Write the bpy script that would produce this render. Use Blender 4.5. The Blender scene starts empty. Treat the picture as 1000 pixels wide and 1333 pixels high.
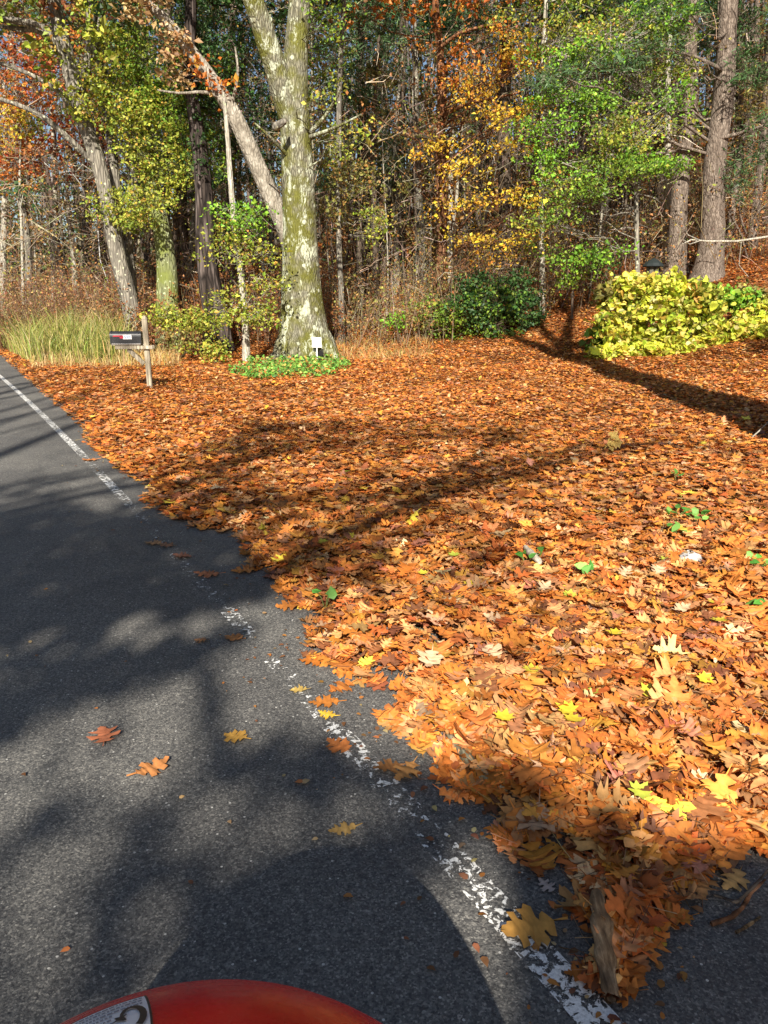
import bpy, math
import numpy as np
R = math.radians
rng = np.random.default_rng(11)
C = bpy.context.scene.collection
# ------------------------------------------------------------------ camera maths
FPX, CU, CV, TH, CAMZ = 1000.0, 500.0, 666.5, R(15.5), 1.6
ct, st = math.cos(TH), math.sin(TH)
def ray(u, v):
    a, b = (u-CU)/FPX, -(v-CV)/FPX
    return np.array([a, ct + b*st, -st + b*ct])
def at(u, v, z=0.0):                       # point of the photo lying on the level z
    d = ray(u, v); t = (z-CAMZ)/d[2]
    return np.array([0, 0, CAMZ]) + d*t
def PX(u, v, Y):                           # point of the photo at a known distance Y
    d = ray(u, v); t = Y/d[1]
    return np.array([0, 0, CAMZ]) + d*t
def proj(P):
    P = np.asarray(P, float); q = P - np.array([0, 0, CAMZ])
    dep = q[..., 1]*ct - q[..., 2]*st
    up = q[..., 1]*st + q[..., 2]*ct
    return CU + FPX*q[..., 0]/dep, CV - FPX*up/dep
# ------------------------------------------------------------------ the lie of the land
LPX = [(770,1325),(680,1215),(595,1125),(470,985),(360,872),(300,805),(150,637),(100,585),(60,545),(0,490)]
LG = np.array([at(u, v)[:2] for u, v in LPX])
LC = np.polyfit(LG[:,1], LG[:,0], 2)
Y0, Y1 = 1.0, 16.0
def line_x(y):
    y = np.asarray(y, float); yc = np.clip(y, Y0, Y1)
    d = 2*LC[0]*yc + LC[1]
    return np.polyval(LC, yc) + d*(y-yc)
def sp(x, k=1.4): return np.log1p(np.exp(np.clip(x/k, -40, 40)))*k
def sstep(x, a, b):
    t = np.clip((np.asarray(x, float)-a)/(b-a), 0, 1); return t*t*(3-2*t)
def wav(x, y, s=1.0, k=0.0):
    return (np.sin(x*1.3*s+k+1.7*np.sin(y*.9*s+k)) + np.sin(y*1.7*s-x*.6*s+2.1+k) + .6*np.sin(x*3.1*s+y*2.3*s+k*2))/2.6
def side(x, y):                            # distance to the right of the white line
    return (x-line_x(y))*.86
def H(x, y):
    x = np.asarray(x, float); y = np.asarray(y, float)
    s = .866*x + .5*y
    m = sstep(side(x, y), 2.5, 7.5)
    h = .28*sp(s-14.5) + .12*sp(y-24)
    h = h*m
    h = np.where(h > 9, 9+(h-9)*.8, h)
    return h + m*.07*wav(x, y, .9)*sstep(y, 8, 20)
def ground_px(u, Y):                       # foot point on the ground at distance Y under column u
    x = (u-CU)/FPX*Y
    for _ in range(8):
        z = H(x, Y); dep = Y*ct - (z-CAMZ)*st; x = (u-CU)/FPX*dep
    return np.array([x, Y, float(H(x, Y))])
# ------------------------------------------------------------------ mesh builder
class MB:
    def __init__(s): s.V=[]; s.F=[]; s.K=[]; s.n=0; s.A=[]
    def add(s, V, F, col=(.5,.5,.5)):
        V = np.asarray(V, float).reshape(-1,3); F = np.asarray(F, int)
        s.V.append(V); s.F.append((F+s.n).ravel()); s.K.append(np.full(len(F), F.shape[1])); s.n += len(V)
        c = np.asarray(col, float)
        if c.ndim == 1: c = np.broadcast_to(c, (len(V),3))
        s.A.append(c)
    def build(s, name, mat, parent=None, smooth=True, off=None):
        me = bpy.data.meshes.new(name)
        V = np.concatenate(s.V); Fl = np.concatenate(s.F); K = np.concatenate(s.K); A = np.concatenate(s.A)
        if off is not None: V = V - np.asarray(off)
        me.vertices.add(len(V)); me.vertices.foreach_set('co', V.astype(np.float32).ravel())
        me.loops.add(len(Fl)); me.loops.foreach_set('vertex_index', Fl.astype(np.int32))
        me.polygons.add(len(K)); st_ = np.concatenate([[0], np.cumsum(K)[:-1]])
        me.polygons.foreach_set('loop_start', st_.astype(np.int32))
        me.update(calc_edges=True)
        at_ = me.attributes.new('col', 'FLOAT_COLOR', 'POINT')
        at_.data.foreach_set('color', np.concatenate([A, np.ones((len(A),1))],1).astype(np.float32).ravel())
        me.polygons.foreach_set('use_smooth', np.full(len(K), smooth))
        me.validate(); me.update()
        me.materials.append(mat)
        o = bpy.data.objects.new(name, me); C.objects.link(o)
        if parent is not None: o.parent = parent
        return o
def tag(o, label=None, cat=None, group=None, kind=None):
    if label: o['label'] = label
    if cat: o['category'] = cat
    if group: o['group'] = group
    if kind: o['kind'] = kind
    return o
def empty(name, loc, label, cat, group=None, rz=0):
    o = bpy.data.objects.new(name, None); C.objects.link(o)
    o.location = loc; o.rotation_euler = (0, 0, rz); o.empty_display_size = .2
    return tag(o, label, cat, group)
def nrm(v): return v/(np.linalg.norm(v, axis=-1, keepdims=True)+1e-9)
def tube(mb, P, r, sides=6, col=(.5,.5,.5), lobes=0.0, cap=True, seed=0.0):
    P = np.asarray(P, float); n = len(P); r = np.broadcast_to(np.asarray(r, float), (n,))
    T = nrm(np.gradient(P, axis=0))
    a = np.array([1.,0,0]) if abs(T[0][0]) < .8 else np.array([0,1.,0])
    A = np.zeros((n,3)); v = a - T[0]*np.dot(a, T[0])
    for i in range(n):
        v = v - T[i]*np.dot(v, T[i]); v = v/(np.linalg.norm(v)+1e-9); A[i] = v
    B = np.cross(T, A)
    th = np.arange(sides)/sides*2*np.pi
    k = np.ones((n, sides))
    if lobes:
        i = np.arange(n)[:,None]
        k = 1 + lobes*(np.sin(3*th[None]+seed+i*.13)*.5 + np.sin(5*th[None]+1.3+seed*2+i*.21)*.35 + np.sin(9*th[None]+seed+i*.9)*.25)
    V = P[:,None] + (A[:,None]*np.cos(th)[None,:,None] + B[:,None]*np.sin(th)[None,:,None])*(r[:,None]*k)[...,None]
    j = np.arange(sides); i = np.arange(n-1)[:,None]
    F = np.stack([i*sides+j, i*sides+(j+1)%sides, (i+1)*sides+(j+1)%sides, (i+1)*sides+j], -1).reshape(-1,4)
    mb.add(V.reshape(-1,3), F, col)
    if cap:
        mb.add(V[-1], np.arange(sides)[None], col)
def sticks(mb, P0, P1, P2, r0, r2, col, sides=3):
    n = len(P0); r0 = np.broadcast_to(r0, (n,)); r2 = np.broadcast_to(r2, (n,))
    rad = [r0, (r0+r2)/2, r2]; P = [P0, P1, P2]; D = nrm(P2-P0)
    A = nrm(np.cross(D, np.array([.31,.77,.2]))); B = np.cross(D, A); th = np.arange(sides)/sides*2*np.pi
    V = np.stack([P[i][:,None] + (A[:,None]*np.cos(th)[None,:,None]+B[:,None]*np.sin(th)[None,:,None])*rad[i][:,None,None] for i in range(3)],1)
    base = np.arange(n)[:,None]*3*sides; F = []
    for i in range(2):
        for j in range(sides):
            F.append(np.concatenate([base+i*sides+j, base+i*sides+(j+1)%sides, base+(i+1)*sides+(j+1)%sides, base+(i+1)*sides+j],1))
    c = np.repeat(np.asarray(col), 3*sides, 0) if np.ndim(col) == 2 else col
    mb.add(V.reshape(-1,3), np.concatenate(F), c)
def pick(n, pal, jit=.22, hue=.08):
    w = np.array([p[0] for p in pal], float); cs = np.array([p[1] for p in pal])
    c = cs[rng.choice(len(pal), n, p=w/w.sum())]
    return np.clip(c*np.exp(rng.normal(0, jit, (n,1)))*np.exp(rng.normal(0, hue, (n,3))), .004, .85)
def leaves(mb, P, size, col, spread=.9, asp=.62, shape='dia', up=(0,-.25,.8)):
    n = len(P); size = np.broadcast_to(size, (n,))
    N = nrm(np.asarray(up)[None]*np.ones((n,1)) + rng.normal(0, spread, (n,3)))
    a = nrm(np.cross(N, rng.normal(0, 1, (n,3)))); b = np.cross(N, a)
    if shape == 'dia':
        pts = [(0,0,0),(.5,.5,.12),(1,0,-.08),(.5,-.5,.12)]
    elif shape == 'round':
        pts = [(0,0,0),(.22,.48,.06),(.62,.42,.08),(1,0,-.1),(.62,-.42,.08),(.22,-.48,.06)]
    elif shape == 'maple':
        pts = [(0,0,0),(.1,.5,.05),(.42,.26,.05),(.62,.6,0),(.72,.2,.04),(1.05,0,-.1),(.72,-.2,.04),(.62,-.6,0),(.42,-.26,.05),(.1,-.5,.05)]
    V = np.stack([P + (a*(p[0]-.5) + b*p[1]*asp*1.2 + N*p[2])*size[:,None] for p in pts], 1)
    k = len(pts)
    mb.add(V.reshape(-1,3), np.arange(n*k).reshape(n,k), np.repeat(col, k, 0))
# ------------------------------------------------------------------ materials
def mat(name):
    m = bpy.data.materials.new(name); m.use_nodes = True
    nt = m.node_tree; nt.nodes.clear()
    out = nt.nodes.new('ShaderNodeOutputMaterial')
    return m, nt, out
def nd(nt, t, **kw):
    n = nt.nodes.new('ShaderNode'+t)
    for k, v in kw.items():
        if k.startswith('i_'): n.inputs[k[2:].replace('_',' ')].default_value = v
        else: setattr(n, k, v)
    return n
def ramp(nt, fac, stops):
    r = nt.nodes.new('ShaderNodeValToRGB'); e = r.color_ramp.elements
    while len(e) < len(stops): e.new(.5)
    for x, (p, c) in zip(e, stops): x.position = p; x.color = (*c, 1) if len(c) == 3 else c
    nt.links.new(fac, r.inputs[0]); return r
def mixc(nt, f, a, b, mode='MIX'):
    m = nt.nodes.new('ShaderNodeMix'); m.data_type = 'RGBA'; m.blend_type = mode
    for s, v in ((0, f), (6, a), (7, b)):
        if isinstance(v, (int, float)): m.inputs[s].default_value = v
        elif isinstance(v, tuple): m.inputs[s].default_value = (*v, 1)
        else: nt.links.new(v, m.inputs[s])
    return m.outputs[2]
def princ(nt, out, col, rough=.6, spec=.3, bump=None, bs=.3, bd=.01, **kw):
    p = nt.nodes.new('ShaderNodeBsdfPrincipled')
    if isinstance(col, tuple): p.inputs['Base Color'].default_value = (*col, 1)
    else: nt.links.new(col, p.inputs['Base Color'])
    if isinstance(rough, (int, float)): p.inputs['Roughness'].default_value = rough
    else: nt.links.new(rough, p.inputs['Roughness'])
    p.inputs['Specular IOR Level'].default_value = spec
    for k, v in kw.items(): p.inputs[k.replace('_',' ')].default_value = v
    if bump is not None:
        b = nd(nt, 'Bump'); b.inputs['Strength'].default_value = bs; b.inputs['Distance'].default_value = bd
        nt.links.new(bump, b.inputs['Height']); nt.links.new(b.outputs[0], p.inputs['Normal'])
    if out is not None: nt.links.new(p.outputs[0], out.inputs[0])
    return p
def noise(nt, co, scale, detail=4, rough=.55, dist=0):
    n = nd(nt, 'TexNoise'); n.inputs['Scale'].default_value = scale; n.inputs['Detail'].default_value = detail
    n.inputs['Roughness'].default_value = rough; n.inputs['Distortion'].default_value = dist
    nt.links.new(co, n.inputs['Vector']); return n
def vor(nt, co, scale, feat='F1', rnd=1.0):
    n = nd(nt, 'TexVoronoi'); n.feature = feat; n.inputs['Scale'].default_value = scale
    n.inputs['Randomness'].default_value = rnd
    nt.links.new(co, n.inputs['Vector']); return n
def ocoord(nt, scale=None):
    t = nd(nt, 'TexCoord').outputs['Object']
    if scale is None: return t
    m = nd(nt, 'Mapping'); m.inputs['Scale'].default_value = scale
    nt.links.new(t, m.inputs[0]); return m.outputs[0]
def leaf_material(name, trans=.3, rough=.5, spec=.35, veins=False):
    m, nt, out = mat(name)
    a = nd(nt, 'Attribute'); a.attribute_name = 'col'; c = a.outputs['Color']
    if veins:
        co = ocoord(nt); n = noise(nt, co, 38, 3); c = mixc(nt, .6, c, ramp(nt, n.outputs[0], [(.3,(.55,.5,.45)),(.7,(1.15,1.1,1.05))]).outputs[0], 'MULTIPLY')
    p = princ(nt, None, c, rough, spec)
    t = nd(nt, 'BsdfTranslucent'); nt.links.new(c, t.inputs[0])
    x = nd(nt, 'MixShader'); x.inputs[0].default_value = trans
    nt.links.new(p.outputs[0], x.inputs[1]); nt.links.new(t.outputs[0], x.inputs[2]); nt.links.new(x.outputs[0], out.inputs[0])
    return m
M = {}
M['leaf'] = leaf_material('leaf', .34)
M['litter'] = leaf_material('dead_oak_leaf', .14, .55, .18, True)
M['grass'] = leaf_material('grass_blade', .3)
M['stem'] = None
def attr_mat(name, rough=.8, spec=.2, nscale=30):
    m, nt, out = mat(name)
    a = nd(nt, 'Attribute'); a.attribute_name = 'col'; co = ocoord(nt)
    n = noise(nt, co, nscale, 4)
    c = mixc(nt, .7, a.outputs['Color'], ramp(nt, n.outputs[0], [(.3,(.5,.5,.5)),(.7,(1.3,1.25,1.2))]).outputs[0], 'MULTIPLY')
    princ(nt, out, c, rough, spec, n.outputs[0], .5, .01); return m
M['stem'] = attr_mat('twig_bark')
def bark(name, dark, mid, light, sc=7, stretch=.16, lichen=None, moss=None, lsc=9., furrow=.6, lo=.56, fine=False):
    m, nt, out = mat(name)
    co = ocoord(nt, (1, 1, stretch)); cq = ocoord(nt)
    n = noise(nt, co, sc, 6, .65, .4); v = vor(nt, co, sc*1.7, 'DISTANCE_TO_EDGE')
    f = ramp(nt, v.outputs[0], [(0,(0,0,0)),(.22,(1,1,1))])
    h = nd(nt, 'Math', operation='MULTIPLY'); nt.links.new(n.outputs[0], h.inputs[0]); nt.links.new(f.outputs[0], h.inputs[1])
    c = ramp(nt, n.outputs[0], [(.28,dark),(.5,mid),(.72,light)]).outputs[0]
    c = mixc(nt, furrow, c, f.outputs[0], 'MULTIPLY')
    if moss:
        g = ramp(nt, noise(nt, cq, 1.6, 4, .6).outputs[0], [(.41,(0,0,0)),(.57,(1,1,1))])
        c = mixc(nt, g.outputs[0], c, mixc(nt, n.outputs[0], tuple(k*.45 for k in moss), tuple(k*1.3 for k in moss)))
    if lichen:
        wz = noise(nt, cq, 14, 3); vv = nd(nt, 'VectorMath', operation='MULTIPLY_ADD'); vv.inputs[1].default_value = (.07,.07,.07)
        nt.links.new(wz.outputs[1], vv.inputs[0]); nt.links.new(cq, vv.inputs[2])
        b1 = vor(nt, vv.outputs[0], lsc); d1 = ramp(nt, b1.outputs[0], [(.20,(1,1,1)),(.27,(0,0,0))])
        keep = nd(nt, 'SeparateColor'); nt.links.new(b1.outputs['Color'], keep.inputs[0])
        k1 = nd(nt, 'Math', operation='GREATER_THAN'); k1.inputs[1].default_value = .45; nt.links.new(keep.outputs[0], k1.inputs[0])
        mk = nd(nt, 'Math', operation='MULTIPLY'); nt.links.new(d1.outputs[0], mk.inputs[0]); nt.links.new(k1.outputs[0], mk.inputs[1])
        n2 = noise(nt, ocoord(nt, (1,1,.4)), 3.0 if fine else 4.2, 10, .8 if fine else .75, .3); d2 = ramp(nt, n2.outputs[0], [(lo,(0,0,0)),(lo+.035,(1,1,1))])
        mx = nd(nt, 'Math', operation='MAXIMUM'); nt.links.new(mk.outputs[0], mx.inputs[0]); nt.links.new(d2.outputs[0], mx.inputs[1])
        n3 = noise(nt, cq, 30, 4, .7)
        lc = mixc(nt, n3.outputs[0], tuple(k*.55 for k in lichen), tuple(min(k*1.25,.8) for k in lichen))
        c = mixc(nt, mx.outputs[0], c, lc)
    princ(nt, out, c, .85, .15, h.outputs[0], .9, .035); return m
M['oak'] = bark('lichened_oak_bark', (.085,.08,.05), (.21,.20,.14), (.40,.39,.30), 10, .3, (.47,.50,.37), (.135,.135,.03), 4.6, .55, .532, fine=True)
M['grey'] = bark('grey_bark', (.10,.09,.075), (.22,.20,.165), (.38,.35,.28), 7, .2, (.5,.5,.36), None, 8, .5, .6)
M['greengrey'] = bark('green_grey_bark', (.10,.11,.055), (.22,.235,.125), (.35,.37,.22), 7, .2, (.45,.5,.3), (.19,.22,.06), 8, .4, .6)
M['dead'] = bark('weathered_dead_wood', (.10,.08,.06), (.28,.25,.20), (.50,.46,.39), 7, .45, None, None, 8, .25)
M['shaggy'] = bark('shaggy_dark_bark', (.018,.013,.01), (.05,.038,.032), (.19,.155,.14), 5, .12, None, None, 8, .8)
M['pine'] = bark('pine_bark', (.06,.045,.035), (.19,.15,.12), (.38,.32,.265), 12, .3, None, None, 8, .4)
M['red'] = bark('reddish_bark', (.10,.045,.02), (.26,.12,.06), (.42,.23,.13), 7, .12, None, None, 8, .6)
M['pale'] = bark('pale_bark', (.22,.20,.16), (.42,.39,.32), (.62,.58,.48), 9, .3, (.35,.38,.25), None, 10, .25, .62)
M['brown'] = bark('brown_bark', (.05,.036,.026), (.13,.10,.075), (.24,.19,.15), 8, .2, None, None, 8, .6)
def plain(name, col, rough=.5, spec=.4, var=.25, sc=20, bs=.2, **kw):
    m, nt, out = mat(name); co = ocoord(nt); n = noise(nt, co, sc, 5)
    c = mixc(nt, var, tuple(col), ramp(nt, n.outputs[0], [(.3,(.35,.33,.3)),(.7,(1.2,1.2,1.2))]).outputs[0], 'MULTIPLY')
    princ(nt, out, c, rough, spec, n.outputs[0], bs, .004, **kw); return m
# ground, road
def ground_material():
    m, nt, out = mat('leafy_soil'); co = ocoord(nt)
    v = vor(nt, co, 13); n = noise(nt, co, 3, 5)
    sc = nd(nt, 'SeparateColor'); nt.links.new(v.outputs['Color'], sc.inputs[0])
    c = ramp(nt, sc.outputs[0], [(0,(.05,.022,.01)),(.35,(.15,.06,.022)),(.7,(.28,.12,.04)),(1,(.36,.2,.09))]).outputs[0]
    c = mixc(nt, .5, c, ramp(nt, n.outputs[0], [(.35,(.4,.35,.3)),(.65,(1.1,1.05,1))]).outputs[0], 'MULTIPLY')
    princ(nt, out, c, .8, .2, v.outputs[0], .8, .03); return m
M['ground'] = ground_material()
def road_material():
    m, nt, out = mat('asphalt'); co = ocoord(nt)
    v = vor(nt, co, 190); v2 = vor(nt, co, 85); n = noise(nt, co, 1.1, 5, .6); n2 = noise(nt, co, 70, 5, .7)
    s = nd(nt, 'SeparateColor'); nt.links.new(v.outputs['Color'], s.inputs[0])
    s2 = nd(nt, 'SeparateColor'); nt.links.new(v2.outputs['Color'], s2.inputs[0])
    c = ramp(nt, s.outputs[0], [(0,(.058,.058,.058)),(.5,(.110,.108,.103)),(.85,(.163,.159,.148)),(1,(.27,.26,.235))]).outputs[0]
    c = mixc(nt, .8, c, ramp(nt, n2.outputs[0], [(.36,(.5,.5,.51)),(.52,(1,1,1)),(.68,(1.3,1.28,1.24))]).outputs[0], 'MULTIPLY')
    c = mixc(nt, .75, c, ramp(nt, n.outputs[0], [(.35,(.68,.68,.70)),(.65,(1.3,1.28,1.23))]).outputs[0], 'MULTIPLY')
    g = nd(nt, 'Math', operation='GREATER_THAN'); g.inputs[1].default_value = .985; nt.links.new(s2.outputs[1], g.inputs[0])
    d = nd(nt, 'Math', operation='LESS_THAN'); d.inputs[1].default_value = .32; nt.links.new(v2.outputs[0], d.inputs[0])
    gm = nd(nt, 'Math', operation='MULTIPLY'); nt.links.new(g.outputs[0], gm.inputs[0]); nt.links.new(d.outputs[0], gm.inputs[1])
    c = mixc(nt, gm.outputs[0], c, (.5,.49,.45))
    n9 = noise(nt, co, 170, 3, .7); hh = nd(nt, 'Math', operation='MULTIPLY_ADD'); hh.inputs[1].default_value = 1.2; nt.links.new(n9.outputs[0], hh.inputs[0]); nt.links.new(n2.outputs[0], hh.inputs[2])
    b = princ(nt, out, c, .62, .4, hh.outputs[0], .7, .004); return m
M['road'] = road_material()
def line_material():
    m, nt, out = mat('worn_white_paint'); co = ocoord(nt)
    a = nd(nt, 'Attribute'); a.attribute_name = 'col'
    s = nd(nt, 'SeparateColor'); nt.links.new(a.outputs['Color'], s.inputs[0])
    n = noise(nt, co, 34, 6, .68, .5); mr = nd(nt, 'MapRange'); mr.inputs[1].default_value = .3; mr.inputs[2].default_value = .7
    nt.links.new(n.outputs[0], mr.inputs[0])
    lt = nd(nt, 'Math', operation='LESS_THAN'); nt.links.new(mr.outputs[0], lt.inputs[0]); nt.links.new(s.outputs[0], lt.inputs[1])
    n2 = noise(nt, co, 120, 3)
    c = ramp(nt, n2.outputs[0], [(.3,(.5,.5,.48)),(.6,(.78,.78,.75))]).outputs[0]
    p = princ(nt, None, c, .7, .3)
    t = nd(nt, 'BsdfTransparent'); x = nd(nt, 'MixShader')
    nt.links.new(lt.outputs[0], x.inputs[0]); nt.links.new(t.outputs[0], x.inputs[1]); nt.links.new(p.outputs[0], x.inputs[2]); nt.links.new(x.outputs[0], out.inputs[0])
    return m
M['line'] = line_material()
# ------------------------------------------------------------------ SETTING
def grid_sheet(name, xs, ys, zf, m, kind='structure'):
    X, Y = np.meshgrid(xs, ys); V = np.stack([X, Y, zf(X, Y)], -1).reshape(-1,3); w = len(xs); h = len(ys)
    i, j = np.meshgrid(np.arange(h-1), np.arange(w-1), indexing='ij'); b = (i*w+j).ravel()
    mb = MB(); mb.add(V, np.stack([b, b+1, b+w+1, b+w], 1)); o = mb.build(name, m); o['kind'] = kind; return o
xs = np.concatenate([np.linspace(-150,-40,12)[:-1], np.linspace(-40,45,171), np.linspace(45,150,12)[1:]])
ys = np.concatenate([np.linspace(-120,-25,10)[:-1], np.linspace(-25,85,221), np.linspace(85,200,10)[1:]])
grid_sheet('ground', xs, ys, lambda x, y: H(x, y), M['ground'])
yy = np.concatenate([np.linspace(-60,0,31), np.linspace(0,16,81)[1:], np.linspace(16,60,45)[1:]])
mb = MB(); lx = line_x(yy); V = []
for k, (l, r) in enumerate([(-7.2, 0)]):
    xr = lx + .95 + 2.6*np.exp(-((yy-.2)/1.1)**2)       # the driveway apron widens at the near end
    cols = np.linspace(0, 1, 9)
    V = np.stack([np.stack([lx+l + (xr-lx-l)*c, yy, np.full_like(yy, .005)], -1) for c in cols], 1)
w = 9; i, j = np.meshgrid(np.arange(len(yy)-1), np.arange(w-1), indexing='ij'); b = (i*w+j).ravel()
mb.add(V.reshape(-1,3), np.stack([b, b+1, b+w+1, b+w], 1)); o = mb.build('road', M['road']); o['kind'] = 'structure'
WEAR = [(1333,.57),(1290,.56),(1270,.54),(1240,.5),(1215,.36),(1190,.46),(1165,.38),(1130,.42),(1112,.34),(1095,.24),(1050,.27),(1030,.32),(1012,.3),(985,.44),(960,.4),(930,.33),(890,.2),(872,.42),(855,.3),(840,.16),(818,.42),(800,.38),(785,.28),(760,.26),(735,.3),(715,.24),(665,.28),(650,.4),(636,.54),(622,.52),(612,.25),(597,.34),(588,.52),(570,.55),(545,.48),(530,.56),(505,.58),(490,.6)]
wy = np.array([at(500, v)[1] for v, _ in WEAR]); ww = np.array([k for _, k in WEAR]); od = np.argsort(wy)
ly = np.linspace(.2, 45, 700); cw = np.interp(ly, wy[od], ww[od]); lx = line_x(ly)
V = np.stack([np.stack([lx-np.where(ly < 2.6, .055, .045), ly, np.full_like(ly,.009)],-1), np.stack([lx+np.where(ly < 2.6, .055, .045), ly, np.full_like(ly,.009)],-1)],1).reshape(-1,3)
b = np.arange(len(ly)-1)*2; mb = MB()
cw = cw-np.where(ly < 2.6, 0., .03); mb.add(V, np.stack([b, b+1, b+3, b+2], 1), np.repeat(np.stack([cw,cw,cw],1), 2, 0)); o = mb.build('road_edge_line', M['line']); o['kind'] = 'structure'
# ------------------------------------------------------------------ LEAF LITTER
EDGE = [(-260,420),(-120,440),(0,463),(28,487),(70,525),(110,560),(106,574),(140,598),(150,610),(168,622),(190,632),(186,660),(210,674),(262,690),(308,696),(322,738),(352,750),(358,775),(395,805),(400,860),(430,873),(470,888),(500,905),(512,925),(494,940),(522,965),(562,985),(575,1015),(582,1040),(640,1055),(648,1100),(690,1130),(740,1118),(745,1165),(760,1205),(748,1242),(760,1288),(800,1304),(834,1268),(856,1228),(886,1208),(880,1180),(905,1165),(936,1138),(1000,1120),(1120,1135),(1300,1180)]
EG = np.array([at(u, v)[:2] for u, v in EDGE])
POLY = np.concatenate([EG, [[30, EG[-1][1]], [60, 20], [60, 80], [-60, 80], [-60, EG[0][1]]]])
def inpoly(x, y, Pg):
    c = np.zeros(len(x), bool); n = len(Pg)
    for i in range(n):
        x0, y0 = Pg[i]; x1, y1 = Pg[(i+1) % n]
        k = ((y0 > y) != (y1 > y)) & (x < (x1-x0)*(y-y0)/((y1-y0) if y1 != y0 else 1e-9)+x0); c ^= k
    return c
def edgedist(x, y, E=EG):
    d = np.full(len(x), 1e9)
    for (x0, y0), (x1, y1) in zip(E[:-1], E[1:]):
        dx, dy = x1-x0, y1-y0; t = np.clip(((x-x0)*dx+(y-y0)*dy)/(dx*dx+dy*dy), 0, 1)
        d = np.minimum(d, np.hypot(x-x0-t*dx, y-y0-t*dy))
    return d
def oak_outline(lod):
    if lod == 0:      # right half: red-oak lobes with bristle-pointed teeth
        o = [(.011,-.3),(.014,-.03),(.14,.01),(.27,.05),(.21,.13),(.13,.18),(.17,.24),(.37,.22),(.47,.34),(.37,.39),(.44,.50),(.26,.47),(.145,.50),(.18,.57),(.35,.60),(.38,.74),(.24,.73),(.115,.73),(.16,.82),(.10,.85),(.11,.94),(.0,1.02)]
        mid = [-.3,-.03,.02,.07,.12,.17,.22,.26,.31,.35,.39,.43,.47,.52,.56,.61,.66,.70,.76,.82,.88,1.0]
    elif lod == 1:
        o = [(.01,-.2),(.12,.07),(.29,.20),(.18,.28),(.42,.44),(.22,.50),(.35,.68),(.16,.70),(.15,.88),(.0,1.0)]
        mid = [-.2,.05,.14,.24,.34,.42,.52,.62,.76,1.0]
    else:
        o = [(.0,-.05),(.26,.25),(.16,.42),(.34,.62),(.0,1.0)]; mid = [-.05,.2,.42,.6,1.0]
    return np.array(o), np.array(mid)
def oak_leaves(mb, P, size, yaw, tilt, tdir, curl, col, lod, bend=None):
    o, mid = oak_outline(lod); k = len(o); n = len(P)
    T = np.concatenate([o, np.stack([0*mid, mid],1), o*[-1,1]])         # 3k template points
    i = np.arange(k-1)
    F = np.concatenate([np.stack([i, i+1, k+i+1, k+i],1), np.stack([k+i, k+i+1, 2*k+i+1, 2*k+i],1)])
    wid = rng.uniform(.82, 1.2, n)[:,None]
    X = T[None,:,0]*wid; Y = np.broadcast_to(T[None,:,1]-.42, X.shape)
    X = X*(1+rng.normal(0, .08 if lod < 2 else .2, X.shape)); asym = rng.normal(0, .12, n)[:,None]; X = X + asym*(Y**2)
    c1, c2, c3 = curl
    Z = c1[:,None]*X**2*3.2 + c2[:,None]*Y**2*1.1 + c3[:,None]*X*Y*1.6 + np.abs(X)*.12*np.sin(Y*17+rng.uniform(0,6,n)[:,None])
    if lod < 2: Z = Z + rng.normal(0, .02, Z.shape)
    L = np.stack([X, Y, Z], -1)*size[:,None,None]
    cy, sy = np.cos(yaw), np.sin(yaw)
    x = L[...,0]*cy[:,None]-L[...,1]*sy[:,None]; y = L[...,0]*sy[:,None]+L[...,1]*cy[:,None]; z = L[...,2]
    ax = np.stack([np.cos(tdir), np.sin(tdir), 0*tdir],-1)[:,None]; v = np.stack([x,y,z],-1)
    ctl, stl = np.cos(tilt)[:,None,None], np.sin(tilt)[:,None,None]
    v = v*ctl + np.cross(np.broadcast_to(ax, v.shape), v)*stl + ax*np.sum(ax*v,-1,keepdims=True)*(1-ctl)
    V = v + P[:,None]
    F = (F[None] + (np.arange(n)*3*k)[:,None,None]).reshape(-1,4)
    tip = np.clip(T[None,:,1:2]*0+1, 0, 1)
    cc = np.repeat(col[:,None], 3*k, 1); cc[:, k:2*k] *= 1.2
    mb.add(V.reshape(-1,3), F, cc.reshape(-1,3))
LIT = [(4.2,(.55,.195,.042)),(2.3,(.43,.14,.037)),(1.4,(.22,.088,.04)),(3.8,(.53,.265,.105)),(.35,(.60,.40,.22)),(1.2,(.56,.26,.05)),(.05,(.70,.52,.07)),(.4,(.33,.15,.09))]
def mound(x, y, ed):
    return np.clip(ed*.16, 0, .075)*(.75+.45*wav(x, y, 2.2))
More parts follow.
